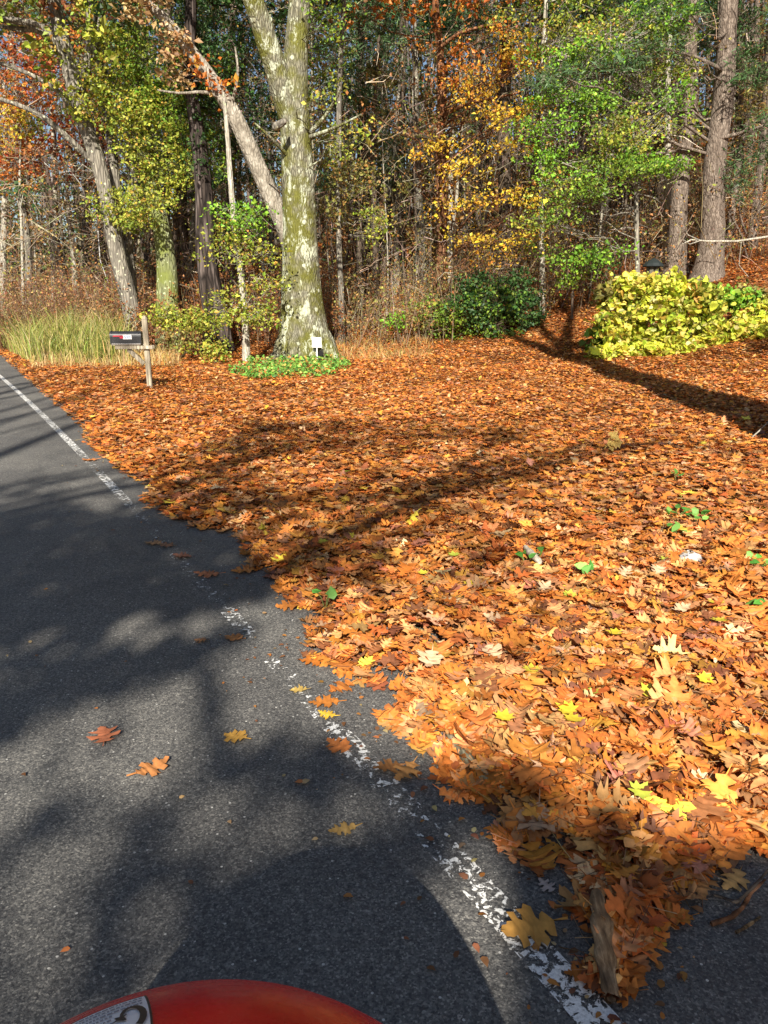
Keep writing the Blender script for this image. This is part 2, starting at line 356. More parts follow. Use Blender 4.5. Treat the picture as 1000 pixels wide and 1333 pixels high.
def litter(mb, y0, y1, dens, lod, size, thick, lhs=99):
    # sample uniformly in a wedge wider than the view, keep what lies in the leaf bed
    area = 0; k = .56
    xl, xr = -k*y1-1.5, k*y1+4.2
    n = int(dens*(xr-xl)*(y1-y0)); x = rng.uniform(xl, xr, n); y = rng.uniform(y0, y1, n)
    q = (np.abs(x) < k*y+1.6+2.6*(x > 0)) & inpoly(x, y, POLY)
    x, y = x[q], y[q]; ed = edgedist(x, y)
    q = rng.uniform(0, 1, len(x)) < (.35+.65*sstep(ed, 0, .16)); x, y, ed = x[q], y[q], ed[q]
    n = len(x); hz = mound(x, y, ed)*(1 if y1 < 25 else 0)
    q = rng.uniform(0, 1, n)
    z = H(x, y) + .014 + hz*(.35+.65*q) + thick*q*sstep(ed, 0, .2)
    sz = size*.88*np.exp(np.clip(rng.normal(-.03, .30, n), -.8, .38)); P = np.stack([x, y, z],-1)
    tilt = np.abs(rng.normal(0, R(13), n))*(.5+.5*sstep(ed, 0, .1)); tilt = np.where(rng.uniform(0,1,n) < .05, tilt+R(24), tilt)
    cu = np.abs(rng.normal(.05, .2, n))*np.where(rng.uniform(0,1,n) < .7, 1, -1), rng.normal(.05, .2, n), rng.normal(0, .22, n)
    col = pick(n, LIT, .24, .07)
    pn = wav(x, y, .8, 2.0)[:,None]; col = col*(1+.14*pn)
    oak_leaves(mb, P, sz, rng.uniform(0, 6.283, n), tilt, rng.uniform(0, 6.283, n), cu, col, lod)
    return n
mb = MB(); cnt = [litter(mb, .5, 3.0, 760, 0, .112, .05), litter(mb, 3.0, 5.5, 780, 0, .106, .048), litter(mb, 5.5, 10, 900, 1, .094, .042), litter(mb, 10, 18, 700, 2, .094, .04), litter(mb, 18, 30, 300, 2, .108, .04), litter(mb, .5, 5.5, 300, 2, .05, .05), litter(mb, .5, 2.7, 650, 0, .112, .06), litter(mb, 30, 52, 55, 2, .19, .04)]
n = 5200; y = .6+13*rng.uniform(0,1,n)**1.5; x = rng.uniform(-.56,.66,n)*y+rng.uniform(-.5,1,n); q = inpoly(x, y, POLY); x, y = x[q], y[q]; ed = edgedist(x, y)
z = H(x,y)+.02+mound(x,y,ed)+.05*sstep(ed,0,.2)*rng.uniform(.4,1.1,len(x)); a = rng.uniform(0,6.283,len(x)); L = .03+.09*rng.uniform(0,1,len(x))**2; d = np.stack([np.cos(a)*L, np.sin(a)*L, rng.normal(0,.25,len(x))*L],1); p = np.stack([x,y,z],1)
sticks(mb, p-d, p+rng.normal(0,.006,p.shape), p+d, rng.uniform(.0008,.002,len(x)), .0007, pick(len(x), [(2,(.30,.16,.08)),(1,(.46,.32,.18)),(1.4,(.12,.07,.04))]))
n = 9000; y = .8+11*rng.uniform(0,1,n)**1.4; x = rng.uniform(-.56,.5,n)*y; q = ~inpoly(x, y, POLY); x, y = x[q], y[q]; ed = edgedist(x, y); q = rng.uniform(0,1,len(x)) < .55*np.exp(-ed/.16)+.012; x, y = x[q], y[q]; m_ = len(x)
leaves(mb, np.stack([x,y,np.full(m_,.013)],1), rng.uniform(.008,.035,m_), pick(m_, [(2,(.40,.17,.05)),(2,(.22,.10,.05)),(1,(.5,.36,.18))]), .12, .5, 'round', up=(0,0,1))
print('litter', cnt)
o = mb.build('leaf_litter', M['litter'], smooth=True); tag(o, 'thick carpet of rust orange fallen oak leaves covering the verge beside the road', 'leaf litter', kind='stuff')
# ------------------------------------------------------------------ LIGHT
SUN_EL, SUN_AZ = R(33.5), R(2.0)            # light travels towards +Y, a touch to the right
Ldir = np.array([math.sin(SUN_AZ)*math.cos(SUN_EL), math.cos(SUN_AZ)*math.cos(SUN_EL), -math.sin(SUN_EL)])
w = bpy.data.worlds.new('World'); bpy.context.scene.world = w; w.use_nodes = True
nt = w.node_tree; bg = nt.nodes['Background']; sky = nt.nodes.new('ShaderNodeTexSky'); sky.sky_type = 'NISHITA'
sky.sun_disc = False; sky.sun_elevation = SUN_EL; sky.sun_rotation = R(180)+SUN_AZ; sky.air_density = 1.0; sky.dust_density = 1.0
nt.links.new(sky.outputs[0], bg.inputs[0]); bg.inputs[1].default_value = .05
ld = bpy.data.lights.new('sun', 'SUN'); ld.energy = 5.0; ld.angle = R(.53); ld.color = (1, .92, .80)
so = bpy.data.objects.new('sun', ld); C.objects.link(so)
from mathutils import Vector
so.rotation_euler = Vector(Ldir).to_track_quat('-Z', 'Y').to_euler()
# ------------------------------------------------------------------ TREES
P_GREEN = [(3,(.12,.22,.022)),(2,(.19,.28,.03)),(1,(.28,.33,.04)),(.6,(.06,.12,.018))]
P_BRIGHT = [(3,(.16,.34,.03)),(2,(.26,.42,.04)),(1,(.09,.2,.02))]
P_YGREEN = [(3,(.30,.34,.045)),(2,(.20,.27,.03)),(1.2,(.45,.42,.07)),(.5,(.5,.3,.06))]
P_YELLOW = [(3,(.58,.40,.035)),(2,(.66,.50,.05)),(1,(.50,.27,.03))]
P_GOLD = [(3,(.56,.32,.035)),(2,(.60,.40,.04)),(1,(.45,.18,.025))]
P_ORANGE = [(3,(.55,.19,.03)),(2,(.42,.12,.025)),(1,(.55,.30,.05))]
P_RED = [(3,(.42,.09,.022)),(2,(.30,.055,.02)),(2,(.52,.17,.04)),(.5,(.5,.3,.08))]
P_RUST = [(3,(.25,.095,.03)),(2,(.34,.15,.05)),(1,(.15,.06,.025))]
P_TANLEAF = [(3,(.42,.27,.12)),(2,(.30,.17,.07)),(1,(.55,.40,.2))]
P_PINE = [(3,(.045,.10,.03)),(2,(.07,.14,.045)),(1,(.10,.17,.06))]
P_BLUEPINE = [(3,(.07,.14,.05)),(2,(.12,.20,.085)),(1,(.045,.09,.03))]
P_DARK = [(3,(.03,.075,.02)),(2,(.05,.115,.028)),(1,(.085,.16,.04))]
P_OLIVE = [(3,(.17,.17,.04)),(2,(.24,.22,.06)),(1.5,(.30,.17,.05))]
P_BUSH = [(3,(.54,.56,.055)),(2.5,(.60,.57,.10)),(1.5,(.34,.44,.04)),(1,(.55,.40,.08)),(.5,(.68,.62,.25))]
def bez(a, b, sag, n=6):
    t = np.linspace(0, 1, n)[:,None]; m = (a+b)/2 + sag
    return (1-t)**2*a + 2*t*(1-t)*m + t*t*b
def spray(crown, twig, c, rad, nl, size, pal, start=None, sub=None, flat=1.0, needle=False, shape='dia', twr=.006, spread=.9, sig=.17, bcol=(.12,.09,.07)):
    """leaves gathered in sub-clumps in an ellipsoid, each clump on its own twig"""
    sub = sub or max(5, int(nl/17)); rad = np.asarray(rad)
    d = nrm(rng.normal(0, 1, (sub,3)))*rng.uniform(.25, 1, (sub,1))**.45
    S = c + d*rad
    k = rng.integers(0, sub, nl); Pl = S[k] + rng.normal(0, 1, (nl,3))*np.array([sig, sig, sig*.55*flat])
    cl = pick(nl, pal, .2, .07)*np.exp(rng.normal(0, .16, sub))[k][:,None]
    sz = size*np.exp(rng.normal(0, .3, nl))
    if needle: leaves(crown, Pl, sz*1.7, cl, 1.2, .11, 'dia')
    else: leaves(crown, Pl, sz, cl, spread, .62, shape)
    if twig is not None:
        s0 = c if start is None else start
        a = np.repeat(s0[None], sub, 0) + (S-s0)*rng.uniform(.0,.45,(sub,1))
        sticks(twig, a, (a+S)/2+rng.normal(0,.06,(sub,3)), S, twr, twr*.4, np.tile(np.array(bcol), (sub,1)))
def tree(name, label, barkm, trunk, width, clumps=(), cat='tree', group=None, top=None, lobes=.05, sides=12, upper=None, flare=1.35, limbs=(), needle=False, leafsize=.085, extra=None, bcol=(.16,.13,.10), base=None, seed=None, limbr=.3, wobble=.16, dens=1.0):
    """trunk: [(u, v, Y), ...] from the foot up (v of the foot is found on the ground); width in photo px"""
    u0, _, Yb = trunk[0]
    g = ground_px(u0, Yb) if base is None else np.asarray(base, float)
    P = [g - [0,0,.45]] + [PX(u, v, Y) for u, v, Y in trunk[1:]]
    P = np.array(P); dep = P[:,1]*ct - (P[:,2]-CAMZ)*st
    r = np.array(width)/FPX*dep/2
    if top:                                 # grow on above the picture
        d = nrm(P[-1]-P[-2]); d = nrm(d*.5+np.array([0,0,.6])); L = top-P[-1][2]
        P = np.concatenate([P, [P[-1]+d*L*.5/max(d[2],.4), P[-1]+d*L/max(d[2],.4)]]); r = np.concatenate([r, [r[-1]*.7, r[-1]*.28]])
    # resample smoothly
    s = np.concatenate([[0], np.cumsum(np.linalg.norm(np.diff(P,axis=0),axis=1))]); n = max(8, int(s[-1]/.28)); tt = np.linspace(0, s[-1], n)
    Q = np.stack([np.interp(tt, s, P[:,k]) for k in range(3)],1); rr = np.interp(tt, s, r)
    for _ in range(3): Q[1:-1] = (Q[:-2]+2*Q[1:-1]+Q[2:])/4
    rmax = rr[:5].mean(); wob = rmax*wobble
    sd = rng.uniform(0, 9); wq = wob*np.clip((tt-.6)/1.5, 0, 1); Q[:,0] += wq*np.sin(tt*1.3+sd); Q[:,1] += wq*np.cos(tt*1.1+sd)
    rr = rr*(1+(flare-1)*np.exp(-np.maximum(tt-.45,0)/(rmax*1.9)))
    root = empty(name, g, label, cat, group)
    wood = MB(); tube(wood, Q, rr, sides, lobes=lobes, seed=sd)
    crown = MB()
    for lb in limbs:                        # explicit limbs: ([(u,v,Y)..], w0, w1)
        pts, w0, w1 = lb; Lp = np.array([PX(*p) for p in pts]); m = max(6, int(np.linalg.norm(Lp[-1]-Lp[0])/.2))
        ss = np.concatenate([[0], np.cumsum(np.linalg.norm(np.diff(Lp,axis=0),axis=1))]); t2 = np.linspace(0, ss[-1], m)
        q = np.stack([np.interp(t2, ss, Lp[:,k]) for k in range(3)],1); q[1:] += rng.normal(0,.02,(m-1,3))
        for _ in range(2): q[1:-1] = (q[:-2]+2*q[1:-1]+q[2:])/4
        tube(wood, q, np.linspace(w0, w1, m)/FPX*Lp[0][1]/2, max(5, sides//2), lobes=lobes*.6, seed=sd+1)
    def grow(c, rad, nl, size, pal, nd_, flat, shape='dia'):
        i = int(np.argmin(np.abs(Q[:,2]-(c[2]-.25*np.linalg.norm(c[:2]-Q[:,:2].mean(0))))+.3*np.linalg.norm(Q[:,:2]-c[:2],axis=1)))
        a = Q[i]; Lg = np.linalg.norm(c-a)
        r0 = min(rr[i]*limbr, .008+.008*Lg)
        b = bez(a, c, rng.normal(0,1,3)*np.array([.16,.16,.2])*Lg, 9); b[1:-1] += rng.normal(0,.05*Lg**.5,(7,3))
        tube(wood, b, np.linspace(r0, r0*.3, 9), 5)
        spray(crown, wood, c, rad, nl, size, pal, b[4], flat=flat, needle=nd_, bcol=bcol, shape=shape)
    for cl in clumps:
        u, v, ru, rv, Y, nl, pal = cl[:7]; ndl = cl[7] if len(cl) > 7 else needle
        k = Y/FPX; nl = nl//2
        for _ in range(2):
          c = PX(u+rng.normal(0,.65)*ru, v+rng.normal(0,.6)*rv, Y+rng.normal(0,.3)*ru*k)
          grow(c, (ru*k*1.08, max(ru,rv)*k*.8, rv*k*1.12), int(nl*dens*(1.9 if ndl else 1.7)), leafsize, pal, ndl, 1.0)
    if upper and top:
        pal, nl, rad = upper; c0 = Q[-1]
        for _ in range(9):
            c = c0 + rng.normal(0, 1, 3)*np.array([rad, rad, 1.2]) - [0,0,1.]
            grow(c, (rad*.8, rad*.8, .9), int(nl*.5), leafsize*1.7, pal, needle, 1.0)
    t = wood.build('trunk', barkm, root, off=g)
    if crown.n: crown.build('crown', M['leaf'], root, smooth=False, off=g)
    if extra: extra(root, g, Q, rr)
    return root
# -- the big forked oak
def oak_extra(root, g, Q, rr):
    mb = MB(); a = PX(357, 168, 20.3)                 # burl scar with a knob
    tube(mb, np.array([a+[0,-.1,-.02], a+[.07,-.2,.02], a+[.17,-.24,.06], a+[.27,-.22,.12], a+[.3,-.1,.16]]), [.05,.1,.085,.08,.03], 8)
    mb.build('burl', M['grey'], root, off=g)
    for a_ in (-2.7,-1.9,-1.2,-.45,.4,1.3,2.3):
        d = np.array([math.cos(a_), math.sin(a_), 0]); r0 = rr[2]; mb = MB(); L_ = rng.uniform(.75,1.15)
        tube(mb, np.array([g+d*r0*.55+[0,0,.95], g+d*r0*.86+[0,0,.42], g+d*r0*1.02+[0,0,.13], g+d*(r0+.22*L_)+[0,0,.02], g+d*(r0+.6*L_)+[0,0,-.12]]), [.10,.17,.14,.09,.04], 10, lobes=.12, seed=a_)
        mb.build('root', M['oak'], root, off=g)
YO = 21.0
tree('oak_tree', 'big old oak with mossy lichen-spotted trunk forking into two limbs, standing over green groundcover', M['oak'],
     [(398,470,YO),(394,400,YO),(390,300,YO),(387,200,YO),(384,130,YO),(385,70,YO),(390,0,YO)], [70,52,43,41,37,31,27], top=13, sides=36, lobes=.03, flare=1.2, wobble=.02,
     limbs=[([(378,150,YO),(360,95,YO-.2),(342,40,YO-.4),(322,-20,YO-.6),(300,-90,YO-.9)], 29, 19), ([(368,68,YO),(362,85,YO),(358,60,YO),(350,20,YO)], 6, 3),
            ([(405,172,YO-.4),(425,150,YO-.8),(445,118,YO-1.2)], 6, 2),([(404,178,YO-.4),(440,165,YO-.9),(470,150,YO-1.3)], 5, 2),([(372,200,YO-.3),(352,178,YO-.8),(330,160,YO-1)], 5, 2)],
     clumps=[(440,125,20,14,YO-1,60,P_YGREEN),(455,178,22,12,YO-1.2,60,P_YGREEN),(420,30,25,22,YO-.8,160,P_GREEN)], upper=(P_RUST, 900, 1.8), extra=oak_extra)
# -- dead trunk leaning on it
YD = 21.9
tree('dead_tree', 'pale dead trunk leaning left behind the big oak, splintered top hung with withered tan leaves', M['dead'],
     [(414,445,YD),(372,292,YD),(330,205,YD),(300,145,YD),(270,95,YD),(235,45,YD),(205,12,YD),(185,-5,YD)], [24,23,22,21,18,15,11,4], lobes=.09, sides=14, flare=1.0,
     limbs=[([(292,130,YD),(268,118,YD-.3),(240,125,YD-.5),(205,118,YD-.8)], 5, 2),([(300,145,YD),(312,95,YD-.2),(306,60,YD-.2)], 5, 2)],
     clumps=[(205,30,26,16,YD-.2,170,P_TANLEAF),(228,62,24,20,YD-.2,150,P_TANLEAF),(276,105,14,12,YD-.2,70,P_ORANGE),(185,10,20,14,YD,110,P_TANLEAF)], leafsize=.12)
# -- left cluster
YL = 24.0
tree('grey_tree', 'grey many-limbed tree leaning left above the grass with bare boughs reaching left', M['grey'],
     [(182,400,YL),(166,375,YL),(150,310,YL),(132,235,YL),(108,150,YL),(92,80,YL),(72,20,YL),(60,-30,YL)], [26,22,20,20,20,20,18,14], top=12,
     limbs=[([(100,110,YL),(60,30,YL-.6),(-20,22,YL-1)][::1], 8, 4), ([(88,72,YL),(40,30,YL-.5),(0,25,YL-.8)], 7, 5),([(80,50,YL),(40,38,YL-.4),(0,35,YL-.6)], 6, 4),
            ([(118,190,YL),(80,118,YL-.4),(40,98,YL-.8),(0,82,YL-1)], 8, 4),([(105,140,YL),(145,80,YL+.2),(125,50,YL+.3)], 7, 3),
            ([(125,215,YL),(80,170,YL-.6),(40,142,YL-.9),(0,128,YL-1)], 9, 5),([(100,130,YL),(112,100,YL),(120,60,YL),(116,-20,YL)], 13, 10),([(118,80,YL),(130,40,YL),(134,-20,YL)], 7, 4)],
     clumps=[(60,205,30,18,YL-.5,120,P_RUST)], upper=(P_RUST, 500, 1.8))
tree('forked_grey_tree', 'slim grey trunk forking low beside the left leaning tree, wrapped in yellow green vine', M['grey'],
     [(172,398,YL+.7),(170,370,YL+.7),(160,290,YL+.7),(148,200,YL+.7),(138,130,YL+.7),(128,60,YL+.7),(118,-20,YL+.7)], [20,15,13,13,12,11,10], top=11, upper=(P_YGREEN, 500, 1.6),
     limbs=[([(165,330,YL+.6),(178,260,YL+.5),(172,180,YL+.5),(180,90,YL+.4)], 10, 6)],
     clumps=[(150,110,38,42,YL-.2,1300,P_YGREEN),(120,140,22,22,YL-.3,420,P_YGREEN),(165,170,30,30,YL-.4,800,P_YGREEN),(185,90,30,26,YL-.2,650,P_GREEN),(145,265,30,16,YL-.6,420,P_YGREEN),(160,290,22,10,YL-.7,260,P_YGREEN)])
tree('mossy_tree', 'straight green-grey trunk between the grey trees and the shaggy vine trunk', M['greengrey'],
     [(222,378,YL+.5),(219,362,YL+.5),(208,300,YL+.5),(198,240,YL+.5),(188,150,YL+.5),(180,60,YL+.5),(172,-20,YL+.5)], [32,27,23,22,19,17,15], top=12, upper=(P_GREEN, 600, 1.8),
     clumps=[(205,190,36,34,YL-.3,1050,P_YGREEN),(230,150,34,30,YL-.2,850,P_GREEN),(215,230,36,20,YL-.6,640,P_YGREEN),(250,190,26,30,YL-.2,520,P_GREEN),(190,255,30,14,YL-.7,380,P_YGREEN),(245,95,32,26,YL,520,P_GREEN),(215,115,26,22,YL,450,P_GREEN)])
tree('shaggy_tree', 'dark trunk clad in shaggy black vine roots to the left of the slender lichened sapling', M['shaggy'],
     [(283,436,YL-1),(281,415,YL-1),(272,340,YL-1),(266,280,YL-1),(260,220,YL-1),(255,150,YL-1),(250,60,YL-1),(246,-20,YL-1)], [36,30,26,24,20,17,15,13], top=12, lobes=.22, sides=18, upper=(P_DARK, 700, 1.8),
     clumps=[(262,180,14,30,YL-1.2,260,P_DARK),(270,130,30,26,YL-.4,420,P_PINE),(290,60,34,34,YL,620,P_DARK),(255,50,30,36,YL,520,P_PINE),(320,110,24,34,YL+.2,420,P_DARK)])
tree('slender_sapling', 'slender pale lichened sapling with bright yellow green leaves left of the big oak', M['pale'],
     [(320,461,20.0),(320,430,20.0),(313,350,20),(306,290,20),(300,230,20),(295,170,20),(290,120,20)], [11,9.5,8,8,7,6,4], flare=1.15,
     clumps=[(318,285,26,18,19.6,260,P_BRIGHT),(330,310,22,18,19.5,230,P_YGREEN),(300,320,26,18,19.5,260,P_YGREEN),(335,385,24,20,19.6,230,P_YGREEN),(300,395,22,20,19.6,220,P_YGREEN),(340,410,20,14,19.5,150,P_YGREEN),(300,270,14,12,19.6,110,P_BRIGHT),(345,350,14,14,19.6,90,P_YGREEN)], leafsize=.075)
# -- the far left red oak foliage
YR = 31.0
tree('red_oak_tree', 'rust red oak crown behind the bare boughs at the wood edge along the road', M['grey'],
     [(38,345,YR),(36,320,YR),(28,250,YR),(22,150,YR),(16,60,YR),(12,-20,YR)], [11,9,8,8,7,6], top=14, upper=(P_RED, 900, 2.2), leafsize=.12,
     clumps=[(20,60,42,30,YR,620,P_RED),(60,100,36,28,YR-.5,520,P_RED),(15,130,40,26,YR-.6,520,P_ORANGE),(70,160,32,26,YR,430,P_RED),(30,190,34,18,YR-.5,300,P_RED),(85,40,30,24,YR,360,P_ORANGE),(20,10,50,20,YR,420,P_ORANGE),(20,205,30,14,YR-.8,260,P_RED),(15,240,22,18,YR-.8,180,P_ORANGE),(135,10,16,14,YR+1,90,P_ORANGE),(100,150,20,24,YR+1,160,P_RED),(110,220,18,20,YR,130,P_RED)])
tree('yellow_green_sapling', 'small lime yellow tree glowing beneath the red oak crown', M['pale'],
     [(30,355,YR-2),(28,300,YR-2),(26,230,YR-2),(28,165,YR-2)], [4,3.5,3,2], clumps=[(22,168,26,14,YR-2,260,P_YELLOW),(40,158,14,8,YR-2,100,P_YGREEN),(55,248,30,14,YR-2,130,P_PINE)], leafsize=.1)
# -- orange and golden maple in the middle
YM = 25.0
def flatc(us): return us
tree('orange_maple', 'tree orange at the top and golden yellow below, mid wood edge', M['red'],
     [(577,400,YM+2.5),(576,370,YM+2.5),(575,300,YM+2.5),(574,230,YM+2.5),(576,140,YM+2.5),(570,50,YM+2.5),(566,-20,YM+2.5)], [20,16,15,14,12,10,9], top=13, upper=(P_ORANGE, 700, 1.8), dens=.5,
     limbs=[([(575,60,YM+2),(600,40,YM+1.5),(650,30,YM+1)], 5, 2), ([(575,150,YM+2),(610,135,YM+1),(680,120,YM)], 5, 2)],
     clumps=[(600,60,34,16,YM,330,P_ORANGE),(640,75,34,14,YM-.3,330,P_GOLD),(590,100,30,16,YM,280,P_ORANGE),(640,110,40,12,YM-.3,330,P_GOLD),(675,60,22,12,YM-.2,170,P_GOLD),(665,140,34,9,YM-.6,300,P_YELLOW),(610,140,32,10,YM-.2,220,P_GOLD),(580,190,28,8,YM-.4,190,P_YELLOW),(625,195,26,8,YM-.5,200,P_YELLOW),(555,200,14,7,YM-.2,80,P_GOLD),(610,222,34,8,YM-.6,230,P_YELLOW),(650,255,32,8,YM-.8,260,P_YELLOW),(675,262,22,7,YM-.8,150,P_YELLOW),(620,268,30,6,YM-.7,180,P_YELLOW),(630,312,34,9,YM-.9,230,P_YELLOW),(660,308,24,9,YM-.9,170,P_YELLOW),(640,335,26,7,YM-.8,130,P_GOLD),(585,235,20,14,YM,110,P_GOLD),(555,110,20,20,YM+.6,140,P_RUST),(520,150,26,14,YM+.8,140,P_RUST),(545,165,22,14,YM+.8,120,P_RUST),(640,30,30,12,YM,150,P_ORANGE),(690,80,16,9,YM-.3,100,P_GOLD),(565,280,22,14,YM+.4,110,P_GOLD),(680,150,16,10,YM-.5,110,P_GOLD)])
# -- green maple
tree('green_maple', 'pale slim trunk bearing bright green layered maple boughs to the right of the golden tree', M['pale'],
     [(706,385,YM+.8),(706,370,YM+.8),(705,280,YM+.8),(706,190,YM+.8),(707,100,YM+.8),(710,30,YM+.8),(712,-20,YM+.8)], [9,7.5,7,7,6,5.5,5], top=12, upper=(P_GREEN, 600, 1.8),
     clumps=[(840,20,44,18,YM-.4,420,P_BRIGHT),(770,75,40,14,YM-.6,380,P_BRIGHT),(880,130,30,14,YM-.5,240,P_BRIGHT),(720,120,34,9,YM-.4,300,P_BRIGHT),(770,130,30,9,YM-.5,260,P_BRIGHT),(740,165,40,10,YM-.8,330,P_BRIGHT),(800,150,34,12,YM-.4,300,P_GREEN),(715,205,30,8,YM-.7,240,P_BRIGHT),(760,215,36,10,YM-.9,280,P_GREEN),(720,232,26,8,YM-.9,180,P_BRIGHT),(775,40,46,22,YM,560,P_YGREEN),(720,30,36,22,YM,320,P_YGREEN),(830,60,40,22,YM,400,P_GREEN),(870,40,34,22,YM+.3,300,P_GREEN),(790,100,34,16,YM-.2,300,P_GREEN),(850,110,30,18,YM,280,P_GREEN),(880,90,26,16,YM,220,P_YGREEN)])
tree('layered_sapling', 'low green sapling spreading flat leafy tiers in front of the two pine trunks', M['grey'],
     [(831,352,YM-1),(830,330,YM-1),(829,270,YM-1),(826,200,YM-1),(822,150,YM-1)], [8,6,5.5,5,3], leafsize=.08,
     clumps=[(850,215,38,9,YM-1.8,330,P_BRIGHT),(815,225,32,9,YM-2,280,P_GREEN),(880,210,26,9,YM-1.8,190,P_BRIGHT),(780,240,34,8,YM-2,260,P_GREEN),(840,180,34,12,YM-1.5,280,P_YGREEN),(805,190,26,12,YM-1.4,210,P_GREEN),(890,222,22,6,YM-2,110,P_GREEN),(750,260,34,12,YM-1.6,260,P_GREEN),(720,285,30,9,YM-1.6,190,P_GREEN),(700,250,24,10,YM-1.4,140,P_YGREEN),(790,180,28,12,YM-1.4,200,P_OLIVE),(870,160,24,14,YM-1.2,170,P_YGREEN),(690,300,22,10,YM-1.6,130,P_YGREEN)])
tree('fern_leaf_sapling', 'knee-high green sapling with drooping feathery leaves between dark shrub and yellow bush', M['brown'],
     [(745,385,YM-.5),(746,360,YM-.5),(750,335,YM-.5)], [4,3,2], leafsize=.09,
     clumps=[(750,335,26,10,YM-1,190,P_BRIGHT),(765,325,20,8,YM-1,130,P_BRIGHT),(740,360,26,14,YM-.8,190,P_GREEN),(770,355,18,14,YM-.7,130,P_DARK),(720,325,24,10,YM-.8,120,P_GREEN)])
# -- pines on the right
YP = 25.5
tree('tall_pine', 'thickest pine trunk at the right, rising behind the yellow bush', M['pine'],
     [(921,372,YP),(922,352,YP),(928,270,YP),(934,190,YP),(941,110,YP),(947,40,YP),(953,-20,YP)], [44,31,28,27,26,24,22], top=15, upper=(P_PINE, 900, 2.0), needle=True, leafsize=.13, sides=18, lobes=.06,
     limbs=[([(940,90,YP-.2),(905,75,YP-.6),(860,62,YP-1)], 5, 2),([(935,180,YP-.2),(990,165,YP-.6),(1030,150,YP-1)], 5, 2)],
     clumps=[(800,80,44,7,YP-1.4,210,P_BLUEPINE),(850,65,36,7,YP-1.2,160,P_BLUEPINE),(745,98,34,7,YP-1.6,170,P_BLUEPINE),(712,115,22,7,YP-1.6,90,P_BLUEPINE),(900,20,44,12,YP-1,220,P_PINE),(970,90,26,20,YP-.8,280,P_PINE),(975,190,26,22,YP-.8,240,P_PINE),(965,230,20,24,YP-.8,160,P_PINE)])
tree('pine', 'medium pine trunk just left of the thickest pine, behind the yellow bush', M['pine'],
     [(878,360,YP+1.2),(879,345,YP+1.2),(884,280,YP+1.2),(890,210,YP+1.2),(896,140,YP+1.2),(900,60,YP+1.2),(904,-20,YP+1.2)], [33,24,22,20,18,16,14], top=14, upper=(P_PINE, 800, 1.8), needle=True, leafsize=.13, sides=16,
     clumps=[(860,12,40,12,YP+.5,160,P_PINE),(830,120,30,10,YP+.2,100,P_PINE)])
tree('brown_pine', 'brown pine trunk at the right edge with bare crooked twigs around it', M['pine'],
     [(976,358,YP+2),(977,340,YP+2),(985,270,YP+2),(992,200,YP+2),(998,120,YP+2),(1006,20,YP+2)], [18,12,11,11,10,9], top=13, upper=(P_PINE, 500, 1.6), needle=True, leafsize=.13,
     clumps=[(990,40,26,18,YP+1,200,P_PINE),(960,60,22,16,YP+1,160,P_DARK),(985,140,18,18,YP+1,120,P_OLIVE)],
     limbs=[([(980,320,YP+1),(965,290,YP+.6),(960,255,YP+.4),(985,215,YP)], 3.2, 1.6),([(976,345,YP+1),(962,300,YP+.6),(940,262,YP+.4)], 3, 1.4),([(985,300,YP+1),(1000,285,YP+.6),(1010,240,YP+.3)], 3, 1.4)])
tree('dark_trunk_tree', 'tall dark trunk behind the golden boughs, pale where the sun strikes it', M['brown'],
     [(660,392,YM+5),(658,365,YM+5),(657,280,YM+5),(656,200,YM+5),(657,100,YM+5),(658,0,YM+5)], [22,17,17,17,16,15], top=14, upper=(P_PINE, 800, 1.8), needle=True, leafsize=.14,
     limbs=[([(656,40,YM+4.8),(630,32,YM+4),(596,50,YM+3.5)], 6, 2),([(656,60,YM+4.8),(690,30,YM+4),(720,10,YM+3.5)], 5, 2)],
     clumps=[(640,15,26,14,YM+4.5,160,P_PINE)])
tree('twin_stem_tree', 'pale twin stems standing tight against the reddish trunk', M['pale'],
     [(588,396,YM+2),(587,370,YM+2),(585,300,YM+2),(587,230,YM+2),(590,160,YM+2)], [9,7,7,6,3], limbs=[([(586,320,YM+2),(594,260,YM+2),(597,200,YM+2)], 5, 3)], clumps=[(590,170,14,10,YM+1.6,60,P_OLIVE)])
tree('grey_pole_tree', 'grey pole-like trunk just right of the big oak', M['grey'],
     [(445,400,YM),(444,370,YM),(440,260,YM),(441,160,YM),(445,60,YM),(448,-20,YM)], [9,7,7,7,6,6], top=12, upper=(P_PINE, 400, 1.5),
     clumps=[(430,190,22,20,YM,260,P_YGREEN),(440,225,26,14,YM-.4,260,P_OLIVE),(460,240,26,12,YM-.4,220,P_OLIVE),(425,100,22,30,YM,240,P_GREEN),(430,280,22,20,YM-.4,220,P_OLIVE),(470,290,24,14,YM-.4,160,P_YGREEN)])
